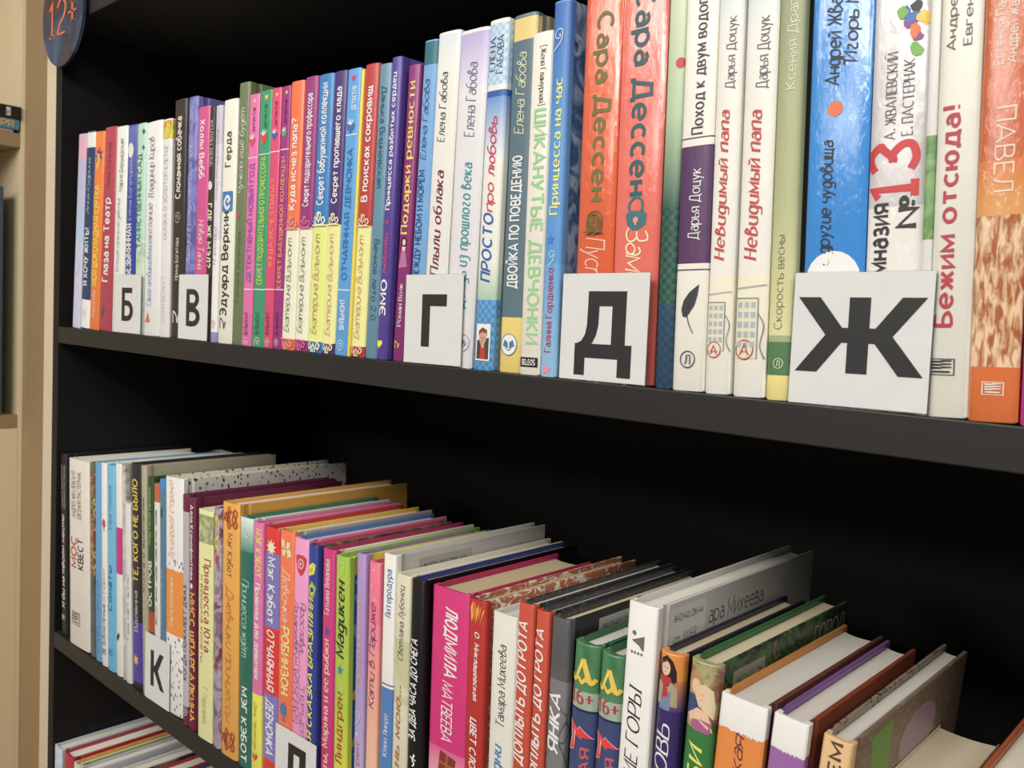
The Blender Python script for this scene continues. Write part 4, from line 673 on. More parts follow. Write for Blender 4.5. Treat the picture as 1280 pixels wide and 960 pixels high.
    {'x': -0.1254, 's': 0.005, 't': 0.0218, 'h': 0.2062, 'lean': -0.0408, 'dep': 0.135, 'col': '#c3bfc2', 'label': 'broad pale grey hardback with a big red 13', 'kind': 'h', 'bands': [(0.0143, 0.081, '#e2dfda')], 'T': [('13', 0.0848, 0.1061, 0.5, 0.86, '#c8262c', 'b', 'u'), ('А. ЖВАЛЕВСКИЙ', 0.1077, 0.1416, 0.38, 0.2, '#4a4648', 's', 'u'), ('Е. ПАСТЕРНАК', 0.1086, 0.1379, 0.68, 0.2, '#4a4648', 's', 'u'), ('Гимназия', 0.0456, 0.0826, 0.25, 0.36, '#2a282a', 'b', 'u'), ('№', 0.0731, 0.0848, 0.75, 0.34, '#2a282a', 'b', 'u')], 'E': [('splats', 0.1543, 0.7, 0.6, ['#3a68b8', '#6fae3c', '#e8c22e', '#8a3a8c', '#e0702c', '#2c2a30'])], 'crinkle': 1},
    {'x': -0.1122, 's': 0.0035, 't': 0.0037, 'h': 0.2042, 'lean': -0.0418, 'dep': 0.135, 'col': '#cfd0cc', 'label': 'very thin white spine with a green picture patch beside the big white book', 'kind': 'p', 'bands': [(0.0679, 0.1076, ('art', ['#7fa86a', '#5a8c4c', '#a8c09a'], 60))]},
    {'x': -0.1028, 's': 0.0026, 't': 0.0148, 'h': 0.2082, 'lean': -0.0409, 'dep': 0.135, 'col': '#d8d7cc', 'label': 'tall white hardback with bold crimson lettering right of the letter Ж card', 'kind': 'h', 'T': [('Бежим отсюда!', 0.0349, 0.1182, 0.38, 0.44, '#b3283c', 'b', 'u'), ('Андрей Жвалевский', 0.1384, 0.2004, 0.3, 0.22, '#5a5a58', '', 'u'), ('Евгения Пастернак', 0.1395, 0.2004, 0.68, 0.2, '#5a5a58', '', 'u')], 'E': [('timebox', 0.0192, 0.35, 0.62, ['#d8d7cc', '#2a2a2a', 'ВРЕМЯ'])]},
    {'x': -0.0869, 's': 0.0022, 't': 0.0167, 'h': 0.2082, 'lean': -0.0392, 'dep': 0.135, 'col': '#d9691e', 'label': 'orange fluffy fur picture spine second from the right end of the upper shelf', 'kind': 'h', 'bands': [(0.0959, 0.1644, '#c8602c'), (0.0203, 0.0757, ('fur', '#e6c49a', '#a85a20')), (0.0757, 0.0959, ('grad', '#d8742c', '#d99a4a'))], 'T': [('ПАВЕЛ', 0.0844, 0.1146, 0.5, 0.4, '#f0d8c4', 'n', 'd'), ('Андрей Жвалевский', 0.1303, 0.17, 0.6, 0.2, '#f0d9c6', '', 'u'), ('Евгения Пастернак', 0.1303, 0.17, 0.35, 0.2, '#f0d9c6', '', 'u')], 'E': [('timebox', 0.0124, 0.5, 0.42, ['#d9691e', '#f6e4d2', ''])], 'crinkle': 1},
    {'x': -0.073, 's': 0.0022, 't': 0.0096, 'h': 0.1901, 'lean': -0.0376, 'dep': 0.135, 'col': '#c02c90', 'label': 'magenta book at the right edge of the picture on the upper shelf', 'kind': 'h'},
]
LOWER = [
    {'x': -0.9608, 's': 0.003, 't': 0.0168, 'h': 0.1949, 'lean': -0.0529, 'dep': 0.135, 'col': '#201f22', 'label': 'black book with white lettering leftmost on the lower shelf', 'kind': 'h', 'T': [('Я бы на твоём месте', 0.0301, 0.1291, 0.5, 0.42, '#e6e6e4', 'bh', 'u'), ('Андрей Жвалевский', 0.1377, 0.183, 0.35, 0.26, '#a8a8a8', '', 'u'), ('Евгения Пастернак', 0.1377, 0.183, 0.72, 0.26, '#a8a8a8', '', 'u')], 'E': [('timebox', 0.0198, 0.45, 0.45, ['#201f22', '#c9c9c6', ''])]},
    {'x': -0.9159, 's': 0.0008, 't': 0.0516, 'h': 0.1946, 'lean': -0.0497, 'dep': 0.135, 'col': '#dcd6cb', 'label': 'white thick book with red and black title second on the lower shelf', 'kind': 'h', 'T': [('МОС', 0.0823, 0.1138, 0.3, 0.28, '#c0392f', 'b', 'u'), ('КВЕСТ', 0.0823, 0.1138, 0.64, 0.26, '#2a2a2a', 'b', 'u'), ('АНДРЕЙ ЖВАЛЕВСКИЙ', 0.1337, 0.1817, 0.3, 0.2, '#4a4846', '', 'u'), ('ЕВГЕНИЯ ПАСТЕРНАК', 0.1337, 0.1817, 0.58, 0.2, '#4a4846', '', 'u')], 'E': [('timebox', 0.0289, 0.38, 0.38, ['#dcd6cb', '#3a3a38', ''])]},
    {'x': -0.8834, 's': 0.002, 't': 0.0127, 'h': 0.1972, 'lean': -0.0482, 'dep': 0.135, 'col': '#3f4848', 'label': 'dark slate narrow book with small multicoloured lettering', 'kind': 'h', 'bands': [(0.083, 0.1972, ('art', ['#3c4a48', '#7a3030', '#3f6a50', '#b0a040', '#40484c'], 120)), (0.0015, 0.083, ('art', ['#40464a', '#565b5e', '#33383c'], 50))], 'T': [('ПУТЕШЕСТВИЕ', 0.0871, 0.1882, 0.5, 0.55, '#c06a50', 'b', 'u')]},
    {'x': -0.8698, 's': 0.002, 't': 0.0138, 'h': 0.1999, 'lean': -0.0488, 'dep': 0.135, 'col': '#5a9fd4', 'label': 'narrow mid blue book left of the thin white one', 'kind': 'h', 'T': [('Облако', 0.0096, 0.0822, 0.5, 0.35, '#3f7db0', 'n', 'u')]},
    {'x': -0.8543, 's': 0.0016, 't': 0.0133, 'h': 0.2011, 'lean': -0.0507, 'dep': 0.135, 'col': '#e2e0da', 'label': 'thin white book with red and black lettering between two blue books', 'kind': 'h', 'T': [('Библиотечные', 0.0214, 0.0613, 0.5, 0.5, '#3a3a3a', '', 'u'), ('истории', 0.0613, 0.0962, 0.5, 0.4, '#c86a6a', '', 'u')], 'E': [('fish', 0.1414, 0.5, 0.75, ['#c8403a']), ('timebox', 0.0143, 0.5, 0.6, ['#e2e0da', '#3a3a38', ''])]},
    {'x': -0.8378, 's': 0.0012, 't': 0.0187, 'h': 0.2014, 'lean': -0.0522, 'dep': 0.135, 'col': '#5fb4dc', 'label': 'bright sky blue book with dark blue title near the left end of the lower shelf', 'kind': 'h', 'T': [('Сонаты', 0.0593, 0.1032, 0.45, 0.5, '#1f6c98', 'b', 'u'), ('Елена Тимохина', 0.1391, 0.1812, 0.5, 0.35, '#3a86ac', '', 'u')], 'E': [('timebox', 0.0184, 0.45, 0.5, ['#5fb4dc', '#2c7ca6', ''])]},
    {'x': -0.8215, 's': 0.002, 't': 0.0129, 'h': 0.2051, 'lean': -0.0533, 'dep': 0.135, 'col': '#e2dfd8', 'label': 'white spine with a magenta block in the middle', 'kind': 'h', 'bands': [(0.099, 0.1438, '#c81f80')], 'E': [('drop', 0.0378, 0.45, 0.6, ['#26262a'])]},
    {'x': -0.8102, 's': 0.0022, 't': 0.0071, 'h': 0.2065, 'lean': -0.0555, 'dep': 0.135, 'col': '#a9a9a4', 'label': 'grey photo spine rising behind a short white booklet', 'kind': 'h', 'bands': [(0.1688, 0.2065, ('art', ['#4a4a48', '#c9c6bc', '#8a8a84'], 50)), (0.0078, 0.1688, ('art', ['#c9c8c4', '#a9aab0', '#d8cfd2'], 40))]},
    {'x': -0.8004, 's': 0.0022, 't': 0.0109, 'h': 0.1705, 'lean': -0.059, 'dep': 0.135, 'col': '#d8d6d2', 'label': 'short white booklet standing before the grey photo spine', 'kind': 'p', 'T': [('Где нет зимы', 0.0414, 0.1023, 0.5, 0.35, '#77777a', '', 'u')]},
    {'x': -0.7834, 's': 0.0025, 't': 0.0202, 'h': 0.2106, 'lean': -0.0615, 'dep': 0.135, 'col': '#26262c', 'label': 'black book with yellow lettering and violet foot', 'kind': 'h', 'bands': [(0.0062, 0.0627, '#4a3a9c')], 'T': [('ТЕ, КОГО НЕ БЫЛО', 0.1002, 0.1957, 0.5, 0.52, '#e0c02c', 'b', 'u'), ('Вдовина', 0.0536, 0.0912, 0.5, 0.35, '#b9b9b4', '', 'u')], 'E': [('burst', 0.0266, 0.45, 0.6, ['#d8b030'])]},
    {'x': -0.7676, 's': 0.0028, 't': 0.0109, 'h': 0.2112, 'lean': -0.061, 'dep': 0.135, 'col': '#a8a288', 'label': 'khaki beige book rising just right of the black and yellow one', 'kind': 'h', 'T': [('Книга о временах', 0.095, 0.182, 0.5, 0.35, '#55523f', '', 'u')]},
    {'x': -0.7555, 's': 0.0028, 't': 0.0119, 'h': 0.2021, 'lean': -0.0574, 'dep': 0.135, 'col': '#2c4a2f', 'label': 'dark green book with yellow green name and white title', 'kind': 'h', 'bands': [(0.0614, 0.0797, '#a84a2c')], 'T': [('Анастасия Орлова', 0.1405, 0.1929, 0.5, 0.4, '#8ab02c', 'b', 'u'), ('ОСТРОВ', 0.0849, 0.1259, 0.5, 0.55, '#eef0e6', 'b', 'u')]},
    {'x': -0.7437, 's': 0.0028, 't': 0.0105, 'h': 0.1986, 'lean': -0.053, 'dep': 0.135, 'col': '#dcdcd8', 'label': 'narrow white book with an orange patch at the top', 'kind': 'h', 'bands': [(0.182, 0.1986, '#b86040')], 'T': [('Сказка', 0.072, 0.1734, 0.5, 0.35, '#6a6a6a', '', 'u')]},
    {'x': -0.7334, 's': 0.0028, 't': 0.0096, 'h': 0.2045, 'lean': -0.0503, 'dep': 0.135, 'col': '#4f7f9c', 'label': 'steel blue narrow book with a bright blue top', 'kind': 'h', 'bands': [(0.1925, 0.2045, '#2f80cc')], 'T': [('Осколки', 0.0748, 0.1216, 0.5, 0.35, '#8fb0c4', '', 'u')], 'E': [('person', 0.1753, 0.5, 0.6, ['#22303c'])]},
    {'x': -0.7116, 's': 0.0028, 't': 0.0326, 'h': 0.2087, 'lean': -0.0497, 'dep': 0.172, 'col': '#e9e7e2', 'label': 'white book with an orange label, its speckled cover showing behind', 'kind': 'h', 'bands': [(0.1274, 0.1372, ('speck', '#e9e7e2', '#4a4a4a')), (0.0702, 0.1274, '#ef8a20'), (0.0006, 0.0702, ('speck', '#e9e7e2', '#4a4a4a'))], 'T': [('Луч широкой стороной', 0.1372, 0.2053, 0.4, 0.3, '#e0965a', 'i', 'u'), ('Ольга Колпакова', 0.0773, 0.1196, 0.4, 0.22, '#f8dcb8', '', 'u')], 'cl': ('speck', '#d9d7d0', '#4a4a4a'), 'cr': ('speck', '#d9d7d0', '#4a4a4a')},
    {'x': -0.6864, 's': 0.0008, 't': 0.0109, 'h': 0.1989, 'lean': -0.0488, 'dep': 0.15, 'col': '#6b1c44', 'label': 'maroon spine with a long grey lilac title strip', 'kind': 'h', 'bands': [(0.0168, 0.1843, '#b3aeb8')], 'T': [('КОГДА ПОЖАЛЕЕТ ДЖАЗ', 0.0397, 0.1212, 0.5, 0.5, '#4a4a54', 'b', 'u')], 'E': [('ring', 0.0126, 0.55, 0.7, ['#e8e6e4'])], 'cr': '#6b1c44'},
    {'x': -0.6751, 's': 0.0006, 't': 0.0112, 'h': 0.198, 'lean': -0.0456, 'dep': 0.15, 'col': '#6a1b3f', 'label': 'maroon hardback with white name and golden title', 'kind': 'h', 'T': [('Алла Ксенофонтова', 0.1288, 0.1919, 0.5, 0.42, '#f0e6d8', 'b', 'd'), ('МИСС ШПАРГАЛКИНА', 0.0076, 0.1172, 0.55, 0.6, '#e8b02c', 'b', 'd')], 'E': [('burst', 0.1234, 0.5, 0.6, ['#e6dce0'])], 'cl': '#6a1b3f', 'cr': '#6a1b3f'},
    {'x': -0.652, 's': 0.0003, 't': 0.0239, 'h': 0.1918, 'lean': -0.0411, 'dep': 0.125, 'col': '#ece79c', 'label': 'pale yellow book with red title and a park drawing at its top', 'kind': 'p', 'bands': [(0.1644, 0.1876, ('art', ['#dfe0a8', '#8f9a6a', '#c9cc9a'], 60))], 'T': [('Принцесса Юта', 0.0744, 0.1511, 0.62, 0.42, '#b0402c', 'bs', 'd'), ('и вершина кометы', 0.0643, 0.1365, 0.28, 0.22, '#a87a5c', '', 'd'), ('Г. Гордиенко', 0.0138, 0.0441, 0.5, 0.3, '#77704c', 'n', 'd')]},
    {'x': -0.634, 's': 0.0006, 't': 0.0115, 'h': 0.1973, 'lean': -0.0378, 'dep': 0.135, 'col': '#6d5a7c', 'label': 'dusky purple collage spine with yellow and red letters', 'kind': 'h', 'bands': [(0.0001, 0.1973, ('art', ['#5f5a86', '#8a6a7c', '#a8a0b0', '#7a3a4c', '#4a4a6c'], 50))], 'T': [('АЭ', 0.163, 0.1903, 0.5, 0.7, '#e0c83a', 'b', 'u')], 'E': [('burst', 0.1551, 0.5, 0.8, ['#c23040'])]},
    {'x': -0.6138, 's': 0.0002, 't': 0.0255, 'h': 0.2047, 'lean': -0.0362, 'dep': 0.172, 'col': '#e2a235', 'label': 'broad golden yellow hardback with ribbon ornaments', 'kind': 'h', 'T': [('Мэг Кэбот', 0.1456, 0.1802, 0.5, 0.3, '#6d4a1c', '', 'd'), ('Дневники принцессы', 0.0306, 0.1373, 0.5, 0.42, '#b8622a', 'h', 'd')], 'E': [('ribbon', 0.193, 0.55, 0.8, ['#b8482c']), ('ribbon', 0.0143, 0.5, 0.8, ['#a8442c'])], 'cl': '#e2a83c', 'cr': '#d9a032'},
    {'x': -0.5916, 's': 0.0008, 't': 0.0185, 'h': 0.1973, 'lean': -0.0348, 'dep': 0.135, 'col': '#23705f', 'label': 'teal green hardback with pale script title and white name', 'kind': 'h', 'bands': [(0.1709, 0.1973, ('grad', '#cfe0d8', '#3f8a78'))], 'T': [('Принцесса ждёт', 0.0891, 0.149, 0.5, 0.5, '#bfe0d4', 'h', 'd'), ('МЭГ КЭБОТ', 0.005, 0.0637, 0.5, 0.42, '#f2f2ec', 'b', 'd')], 'E': [('ring', 0.1865, 0.6, 0.5, ['#dfe8e2'])], 'cl': '#2c7a68', 'cr': '#d8d6c8'},
    {'x': -0.5753, 's': 0.0012, 't': 0.0136, 'h': 0.1967, 'lean': -0.0323, 'dep': 0.135, 'col': '#d868a6', 'label': 'pink hardback with yellow name and yellow foot panel', 'kind': 'h', 'bands': [(0, 0.0639, '#efe23c')], 'T': [('МЭГ КЭБОТ', 0.1547, 0.1917, 0.55, 0.5, '#f0dc3a', 'b', 'd'), ('Правила для девочек', 0.0752, 0.1497, 0.55, 0.45, '#f2e4d0', 'b', 'd'), ('День переезда', 0.0218, 0.0576, 0.5, 0.35, '#8a8430', 'h', 'd')], 'E': [('heart', 0.0149, 0.5, 0.55, ['#c84a3c', '#cfe04a'])], 'cl': '#d868a0', 'cr': '#d880a8'},
    {'x': -0.5587, 's': 0.0026, 't': 0.0192, 'h': 0.1959, 'lean': -0.0295, 'dep': 0.135, 'col': '#d9261e', 'label': 'red hardback with a lilac name block and a maple leaf', 'kind': 'h', 'bands': [(0.12, 0.1767, '#7a74c0'), (0.0183, 0.069, '#7a74c0')], 'T': [('Мэг Кэбот', 0.1231, 0.173, 0.5, 0.5, '#eef0f8', 'b', 'd'), ('ОТЧАЯННАЯ', 0.0727, 0.1182, 0.5, 0.5, '#f6f2ee', 'bi', 'd'), ('ДЕВЧОНКА', 0.0226, 0.0647, 0.5, 0.5, '#f6f2ee', 'bi', 'd')], 'E': [('maple', 0.1809, 0.5, 0.7, ['#f6e6b8'])], 'cl': '#c81f1c', 'cr': '#d0c8b0'},
    {'x': -0.5392, 's': 0.0026, 't': 0.0189, 'h': 0.1976, 'lean': -0.028, 'dep': 0.135, 'col': '#e8703c', 'label': 'orange book with cream title, a butterfly above and a blue fish below', 'kind': 'h', 'T': [('Девочка-', 0.1273, 0.1691, 0.5, 0.5, '#f6ead0', 'h', 'd'), ('РОБИНЗОН', 0.0755, 0.1255, 0.5, 0.5, '#f2e08a', 'b', 'd')], 'E': [('butterfly', 0.1833, 0.5, 0.75, ['#e6d8a0', '#b8a060']), ('fish', 0.0634, 0.45, 0.65, ['#3a78b0'])], 'cl': '#e0b82c', 'cr': '#b8a8a0'},
    {'x': -0.5204, 's': 0.0026, 't': 0.0178, 'h': 0.1955, 'lean': -0.0293, 'dep': 0.135, 'col': '#e592c4', 'label': 'candy pink book with a red crest and violet lettering', 'kind': 'h', 'T': [('Ярослава', 0.1148, 0.15, 0.7, 0.35, '#7a3a6a', 'h', 'd'), ('Лазарева', 0.1148, 0.15, 0.25, 0.3, '#7a3a6a', 'h', 'd'), ('БЕСПОКОЙНОЙ', 0.0598, 0.1183, 0.42, 0.28, '#8a3c84', 'n', 'd'), ('СЕЙЛИ', 0.0598, 0.1101, 0.15, 0.24, '#8a3c84', 'n', 'd'), ('ТЕРЬЕРЫ', 0.0419, 0.0894, 0.75, 0.24, '#8a3c84', 'n', 'd')], 'E': [('shield', 0.1774, 0.55, 0.72, ['#cf3340', '#efb0c0'])], 'cl': '#3f78bc', 'cr': '#dc88b8'},
    {'x': -0.505, 's': 0.0026, 't': 0.0113, 'h': 0.1942, 'lean': -0.0325, 'dep': 0.13, 'col': '#2d3f96', 'label': 'royal blue glossy book with yellow lettering and a Brazil flag patch', 'kind': 'h', 'T': [('САМАЯ БРАЗИЛЬСКАЯ СКАЗКА БРАЗИЛИИ', -0.0496, 0.155, 0.45, 0.55, '#e8dc2c', 'bi', 'u')], 'E': [('tag', 0.1762, 0.45, 0.9, ['#dfd82c', '#6a6a20']), ('flag', 0.1619, 0.5, 0.9, ['#8aa84a', '#d8d05a', '#2c3c7c'])], 'cl': '#c8305c', 'cr': ('art', ['#20264c', '#4a5a3c', '#8a8a6a', '#15182c'], 40)},
    {'x': -0.4855, 's': 0.0027, 't': 0.0146, 'h': 0.195, 'lean': -0.0354, 'dep': 0.135, 'col': '#c8287c', 'label': 'magenta book with cream lettering and a small blue flower', 'kind': 'h', 'T': [('Татьяна Леванова', 0.1485, 0.1879, 0.45, 0.42, '#f2cfc0', 'bs', 'u'), ('Мечты, Марина и ее рыбки', 0.0233, 0.1316, 0.45, 0.45, '#f0c8a0', 'bs', 'u')], 'E': [('star', 0.1373, 0.45, 0.5, ['#3a5aa0'])], 'cl': '#a82060', 'cr': '#e0d8c0'},
    {'x': -0.4673, 's': 0.0005, 't': 0.0148, 'h': 0.1944, 'lean': -0.0353, 'dep': 0.138, 'col': '#a8c41f', 'label': 'lime green hardback with a green title and a blue star', 'kind': 'h', 'bands': [(0.1759, 0.1944, ('grad', '#8fc03c', '#a8c41f')), (0.0203, 0.093, ('grad', '#a8c41f', '#d8d01f'))], 'T': [('Мадикен', 0.1252, 0.177, 0.5, 0.6, '#1f3040', 'bsi', 'u'), ('Линдгрен', 0.0512, 0.1008, 0.5, 0.5, '#b03428', 'bs', 'u')], 'E': [('star', 0.1163, 0.5, 0.55, ['#2f86c8']), ('swirl', 0.1868, 0.5, 0.5, ['#d8e66a']), ('swirl', 0.1041, 0.6, 0.4, ['#e6ec8a'])], 'cl': '#7fb02c', 'cr': ('art2', ['#ecd81e', '#2f78b8', '#7fc0d8', '#e8d82c'])},
    {'x': -0.4509, 's': 0.0035, 't': 0.0098, 'h': 0.1996, 'lean': -0.0318, 'dep': 0.11, 'col': '#a88ac8', 'label': 'lilac book with golden letters and a pale swirl', 'kind': 'h', 'bands': [(0.0261, 0.1251, ('grad', '#a88ac8', '#b0a8d4'))], 'T': [('Черстин и я', 0.1032, 0.1659, 0.45, 0.45, '#e0b85a', 'h', 'u'), ('Линдгрен', 0.0316, 0.0703, 0.5, 0.4, '#b85a50', 's', 'u')], 'E': [('swirl', 0.0895, 0.45, 0.7, ['#dcd0ec']), ('star', 0.0769, 0.4, 0.35, ['#dcd0ec'])], 'cl': '#8a78a8', 'cr': '#d8cc2c'},
    {'x': -0.4371, 's': 0.003, 't': 0.0116, 'h': 0.1971, 'lean': -0.0271, 'dep': 0.105, 'col': '#e8708c', 'label': 'rosy pink book fading to peach with dark title', 'kind': 'h', 'bands': [(0.0322, 0.1135, ('grad', '#ee9a8c', '#efc49c')), (0.1135, 0.1564, ('grad', '#ea7c94', '#ee9a8c'))], 'T': [('Кати в Париже', 0.1, 0.1687, 0.5, 0.55, '#3a2c5c', 'h', 'u')], 'E': [('disc1', 0.1921, 0.5, 0.12, ['#f6e6ec']), ('disc1', 0.1814, 0.3, 0.1, ['#f6e6ec']), ('disc1', 0.1724, 0.6, 0.1, ['#f6e6ec'])], 'cl': '#d04870', 'cr': '#dc7a94'},
    {'x': -0.4202, 's': 0.001, 't': 0.0124, 'h': 0.2067, 'lean': -0.0238, 'dep': 0.146, 'col': '#e2e0da', 'label': 'white hardback with blue title and a blue lower half', 'kind': 'h', 'bands': [(0.0402, 0.1197, '#4b7cc0'), (0.1213, 0.1223, '#5a6a84')], 'T': [('Литеродура', 0.1658, 0.197, 0.55, 0.45, '#3f74b0', 'bs', 'u'), ('Юлия Линде', 0.0748, 0.1028, 0.55, 0.35, '#dfe8f4', 's', 'u')], 'cl': '#cfcfca', 'cr': '#b9b7b0', 'sticker': [(14, 62, 5, 22, '#a9a8a2', ['84(2=411.2)6-44', 'Ч  153'])], 'sidee': 1},
    {'x': -0.4056, 's': 0.0, 't': 0.0144, 'h': 0.1968, 'lean': -0.0224, 'dep': 0.15, 'col': '#d3cfb4', 'label': 'cream hardback with brown italic lettering', 'kind': 'h', 'bands': [(0.1144, 0.1556, ('art', ['#d3cfb4', '#bfbf94', '#dcd8c0'], 20))], 'T': [('Украсит жизнь мою…', -0.0112, 0.1258, 0.42, 0.4, '#a8703c', 'bis', 'u'), ('Светлана Лубенец', 0.1423, 0.1899, 0.5, 0.36, '#5a4c3c', 'is', 'u')], 'cl': '#dedac4', 'cr': '#cfc9b0'},
    {'x': -0.391, 's': -0.0005, 't': 0.0125, 'h': 0.1975, 'lean': -0.0217, 'dep': 0.15, 'col': '#17171a', 'label': 'black hardback with white hand lettering', 'kind': 'h', 'T': [('ЗА ДВА ЧАСА ДО СНЕГА', 0.0962, 0.16, 0.42, 0.5, '#f0f0ee', 'bi', 'u')], 'E': [('skater', 0.0839, 0.5, 0.6, ['#f2f2f0'])], 'cl': '#26307c', 'cr': '#1c1014'},
    {'x': -0.3646, 's': 0.0015, 't': 0.0314, 'h': 0.1972, 'lean': -0.0208, 'dep': 0.118, 'col': '#cf1f74', 'label': 'thick hot pink hardback with white name running down', 'kind': 'h', 'bands': [(0.0636, 0.0994, ('grad', '#d8508c', '#e6d0cc'))], 'T': [('ЛЮДМИЛА', 0.1446, 0.1866, 0.55, 0.33, '#f6ecf2', 'bi', 'd'), ('МАТВЕЕВА', 0.1053, 0.1412, 0.5, 0.3, '#f2dce8', 'i', 'd')], 'E': [('bag', 0.091, 0.55, 0.5, ['#7a3420', '#a85a30'])], 'cl': '#b81a60', 'cr': '#b01a50', 'pg': '#c2ad84'},
    {'x': -0.3416, 's': 0.0015, 't': 0.0141, 'h': 0.197, 'lean': -0.0195, 'dep': 0.15, 'col': '#b3241c', 'label': 'red hardback with white italic name and a yellow flame leaf at the top', 'kind': 'h', 'T': [('О. Миклашевская', 0.1382, 0.1785, 0.55, 0.26, '#f2dcd6', 'bi', 'd'), ('ЦВЕТ СЛОНОВОЙ КОСТИ', 0.054, 0.1272, 0.5, 0.36, '#f6ece6', 'bi', 'd')], 'E': [('flame', 0.1898, 0.5, 0.8, ['#e89a2c', '#d8641c'])], 'cl': ('fern', '#e4dccb', '#b8703c', '#a85040'), 'cr': ('fern', '#e4dccb', '#b8703c', '#a85040'), 'pg': '#c2ad84'},
    {'x': -0.3216, 's': 0.003, 't': 0.0193, 'h': 0.1938, 'lean': -0.0176, 'dep': 0.12, 'col': '#d6d6cc', 'label': 'white hardback with dark italic name and blue title', 'kind': 'h', 'T': [('Лёгкие дни', 0.0672, 0.1171, 0.42, 0.36, '#2f7cc0', 'bis', 'u'), ('Тамара Михеева', 0.1283, 0.1756, 0.5, 0.34, '#3a3c3e', 'is', 'u')], 'cl': '#cfcfc6', 'cr': '#b9b9b2'},
    {'x': -0.3048, 's': 0.001, 't': 0.0117, 'h': 0.2048, 'lean': -0.0139, 'dep': 0.14, 'col': '#c2452a', 'label': 'rust red hardback with white brush lettering, left of its twin', 'kind': 'h', 'T': [('ДОПЛЫТЬ ДО ГРОТА', 0.1146, 0.1946, 0.42, 0.6, '#f6eee8', 'bi', 'u')], 'cl': ('speck', '#3a3a3c', '#55555a'), 'cr': ('speck', '#3a3a3c', '#55555a')},
    {'x': -0.2939, 's': 0.001, 't': 0.0097, 'h': 0.2039, 'lean': -0.008, 'dep': 0.14, 'col': '#c2452a', 'label': 'rust red hardback with white brush lettering, right of its twin', 'kind': 'h', 'T': [('ДОПЛЫТЬ ДО ГРОТА', 0.1056, 0.1939, 0.42, 0.62, '#f6eee8', 'bi', 'u')], 'cl': ('speck', '#3a3a3c', '#55555a'), 'cr': ('speck', '#3a3a3c', '#55555a')},
    {'x': -0.2827, 's': 0.001, 't': 0.0122, 'h': 0.2034, 'lean': -0.0008, 'dep': 0.14, 'col': '#5a5a5c', 'label': 'grey cracked wall picture book with white scratchy title', 'kind': 'h', 'bands': [(0.1788, 0.2034, '#55555a'), (0.0994, 0.17, ('crack', '#77777a', '#3a3a3c'))], 'T': [('ЯНКА', 0.1305, 0.1626, 0.5, 0.6, '#f2f2f0', 'bi', 'u')], 'cl': ('speck', '#3a3a3c', '#55555a'), 'cr': '#2c2c2e', 'sticker': [(20, 62, 4, 22, '#a8a8a6', ['84(2=411.2)6-44'])]},
    {'x': -0.2669, 's': 0.0005, 't': 0.0162, 'h': 0.1946, 'lean': 0.0053, 'dep': 0.135, 'col': '#3c4a78', 'label': 'green and navy book marked 16+ with a golden letter, left of its twin', 'kind': 'h', 'bands': [(0.1696, 0.1946, ('art', ['#2c6a44', '#4a8458', '#3f7a50'], 40)), (0.1602, 0.1696, ('art', ['#8aa08c', '#a0b09c', '#7a947c'], 40)), (0.1589, 0.1598, '#20263c')], 'T': [('16+', 0.1628, 0.1696, 0.5, 0.85, '#b02c34', 'bs', 'h'), ('ПЬЯНЯЩАЯ', 0.0847, 0.14, 0.75, 0.3, '#c8505a', 'b', 'u')], 'E': [('goldA', 0.179, 0.5, 0.95, ['#e8c22e', '#f4e27a']), ('zee', 0.1448, 0.55, 0.9, ['#e02c2c', '#e8b0b0'])], 'cl': '#2f6a44', 'cr': '#2f6a44', 'round': 1},
    {'x': -0.2507, 's': 0.0002, 't': 0.0149, 'h': 0.194, 'lean': 0.009, 'dep': 0.135, 'col': '#3c4a78', 'label': 'green and navy book marked 16+ with a golden letter, right of its twin', 'kind': 'h', 'bands': [(0.1699, 0.194, ('art', ['#2c6a44', '#4a8458', '#3f7a50'], 40)), (0.1607, 0.1699, ('art', ['#8aa08c', '#a0b09c', '#7a947c'], 40)), (0.1594, 0.1603, '#20263c')], 'T': [('16+', 0.1632, 0.1699, 0.5, 0.85, '#b02c34', 'bs', 'h'), ('ПЬЯНЯЩАЯ', 0.0869, 0.1409, 0.75, 0.3, '#c8505a', 'b', 'u')], 'E': [('goldA', 0.179, 0.5, 0.95, ['#e8c22e', '#f4e27a']), ('zee', 0.1456, 0.55, 0.9, ['#e02c2c', '#e8b0b0'])], 'cl': '#2f6a44', 'cr': '#2f6a44', 'round': 1},
    {'x': -0.2336, 's': -0.001, 't': 0.0171, 'h': 0.2249, 'lean': 0.0115, 'dep': 0.176, 'col': '#e3e1dd', 'label': 'tall thick white hardback with large dark italic title and a grey logo', 'kind': 'h', 'T': [('ЛЁГКИЕ ГОРЫ', 0.1114, 0.1815, 0.5, 0.46, '#2e2e2e', 'is', 'u')], 'E': [('rechlogo', 0.206, 0.42, 0.5, ['#6a6a6c'])], 'cl': '#cfcfca', 'cr': '#c9c7c4', 'sticker': [(6, 40, 3, 26, '#d8d5d0', ['84(2=411.2)6-44', 'ср  М 69'])], 'sidetext': [('ара Михеева', 44, 104, 9, 18, '#3a3a3a')]},
    {'x': -0.218, 's': -0.0005, 't': 0.0128, 'h': 0.2051, 'lean': 0.0164, 'dep': 0.135, 'col': '#3a2a6a', 'label': 'violet book with a girl in a red scarf on its spine', 'kind': 'h', 'bands': [(0.1923, 0.2051, '#e08a2c'), (0.1773, 0.1923, ('grad', '#c07a3c', '#4a3a74'))], 'T': [('ЛЮБОВЬ', 0.1205, 0.1694, 0.5, 0.58, '#efeaf4', 'is', 'u')], 'E': [('girl', 0.1916, 0.42, 0.85, ['#2c201c', '#e2b89c', '#b82c34', '#a8987c', '#6f84a8'])], 'cl': '#2c2438', 'cr': '#26222c', 'pg': '#cfc2a0', 'round': 1},
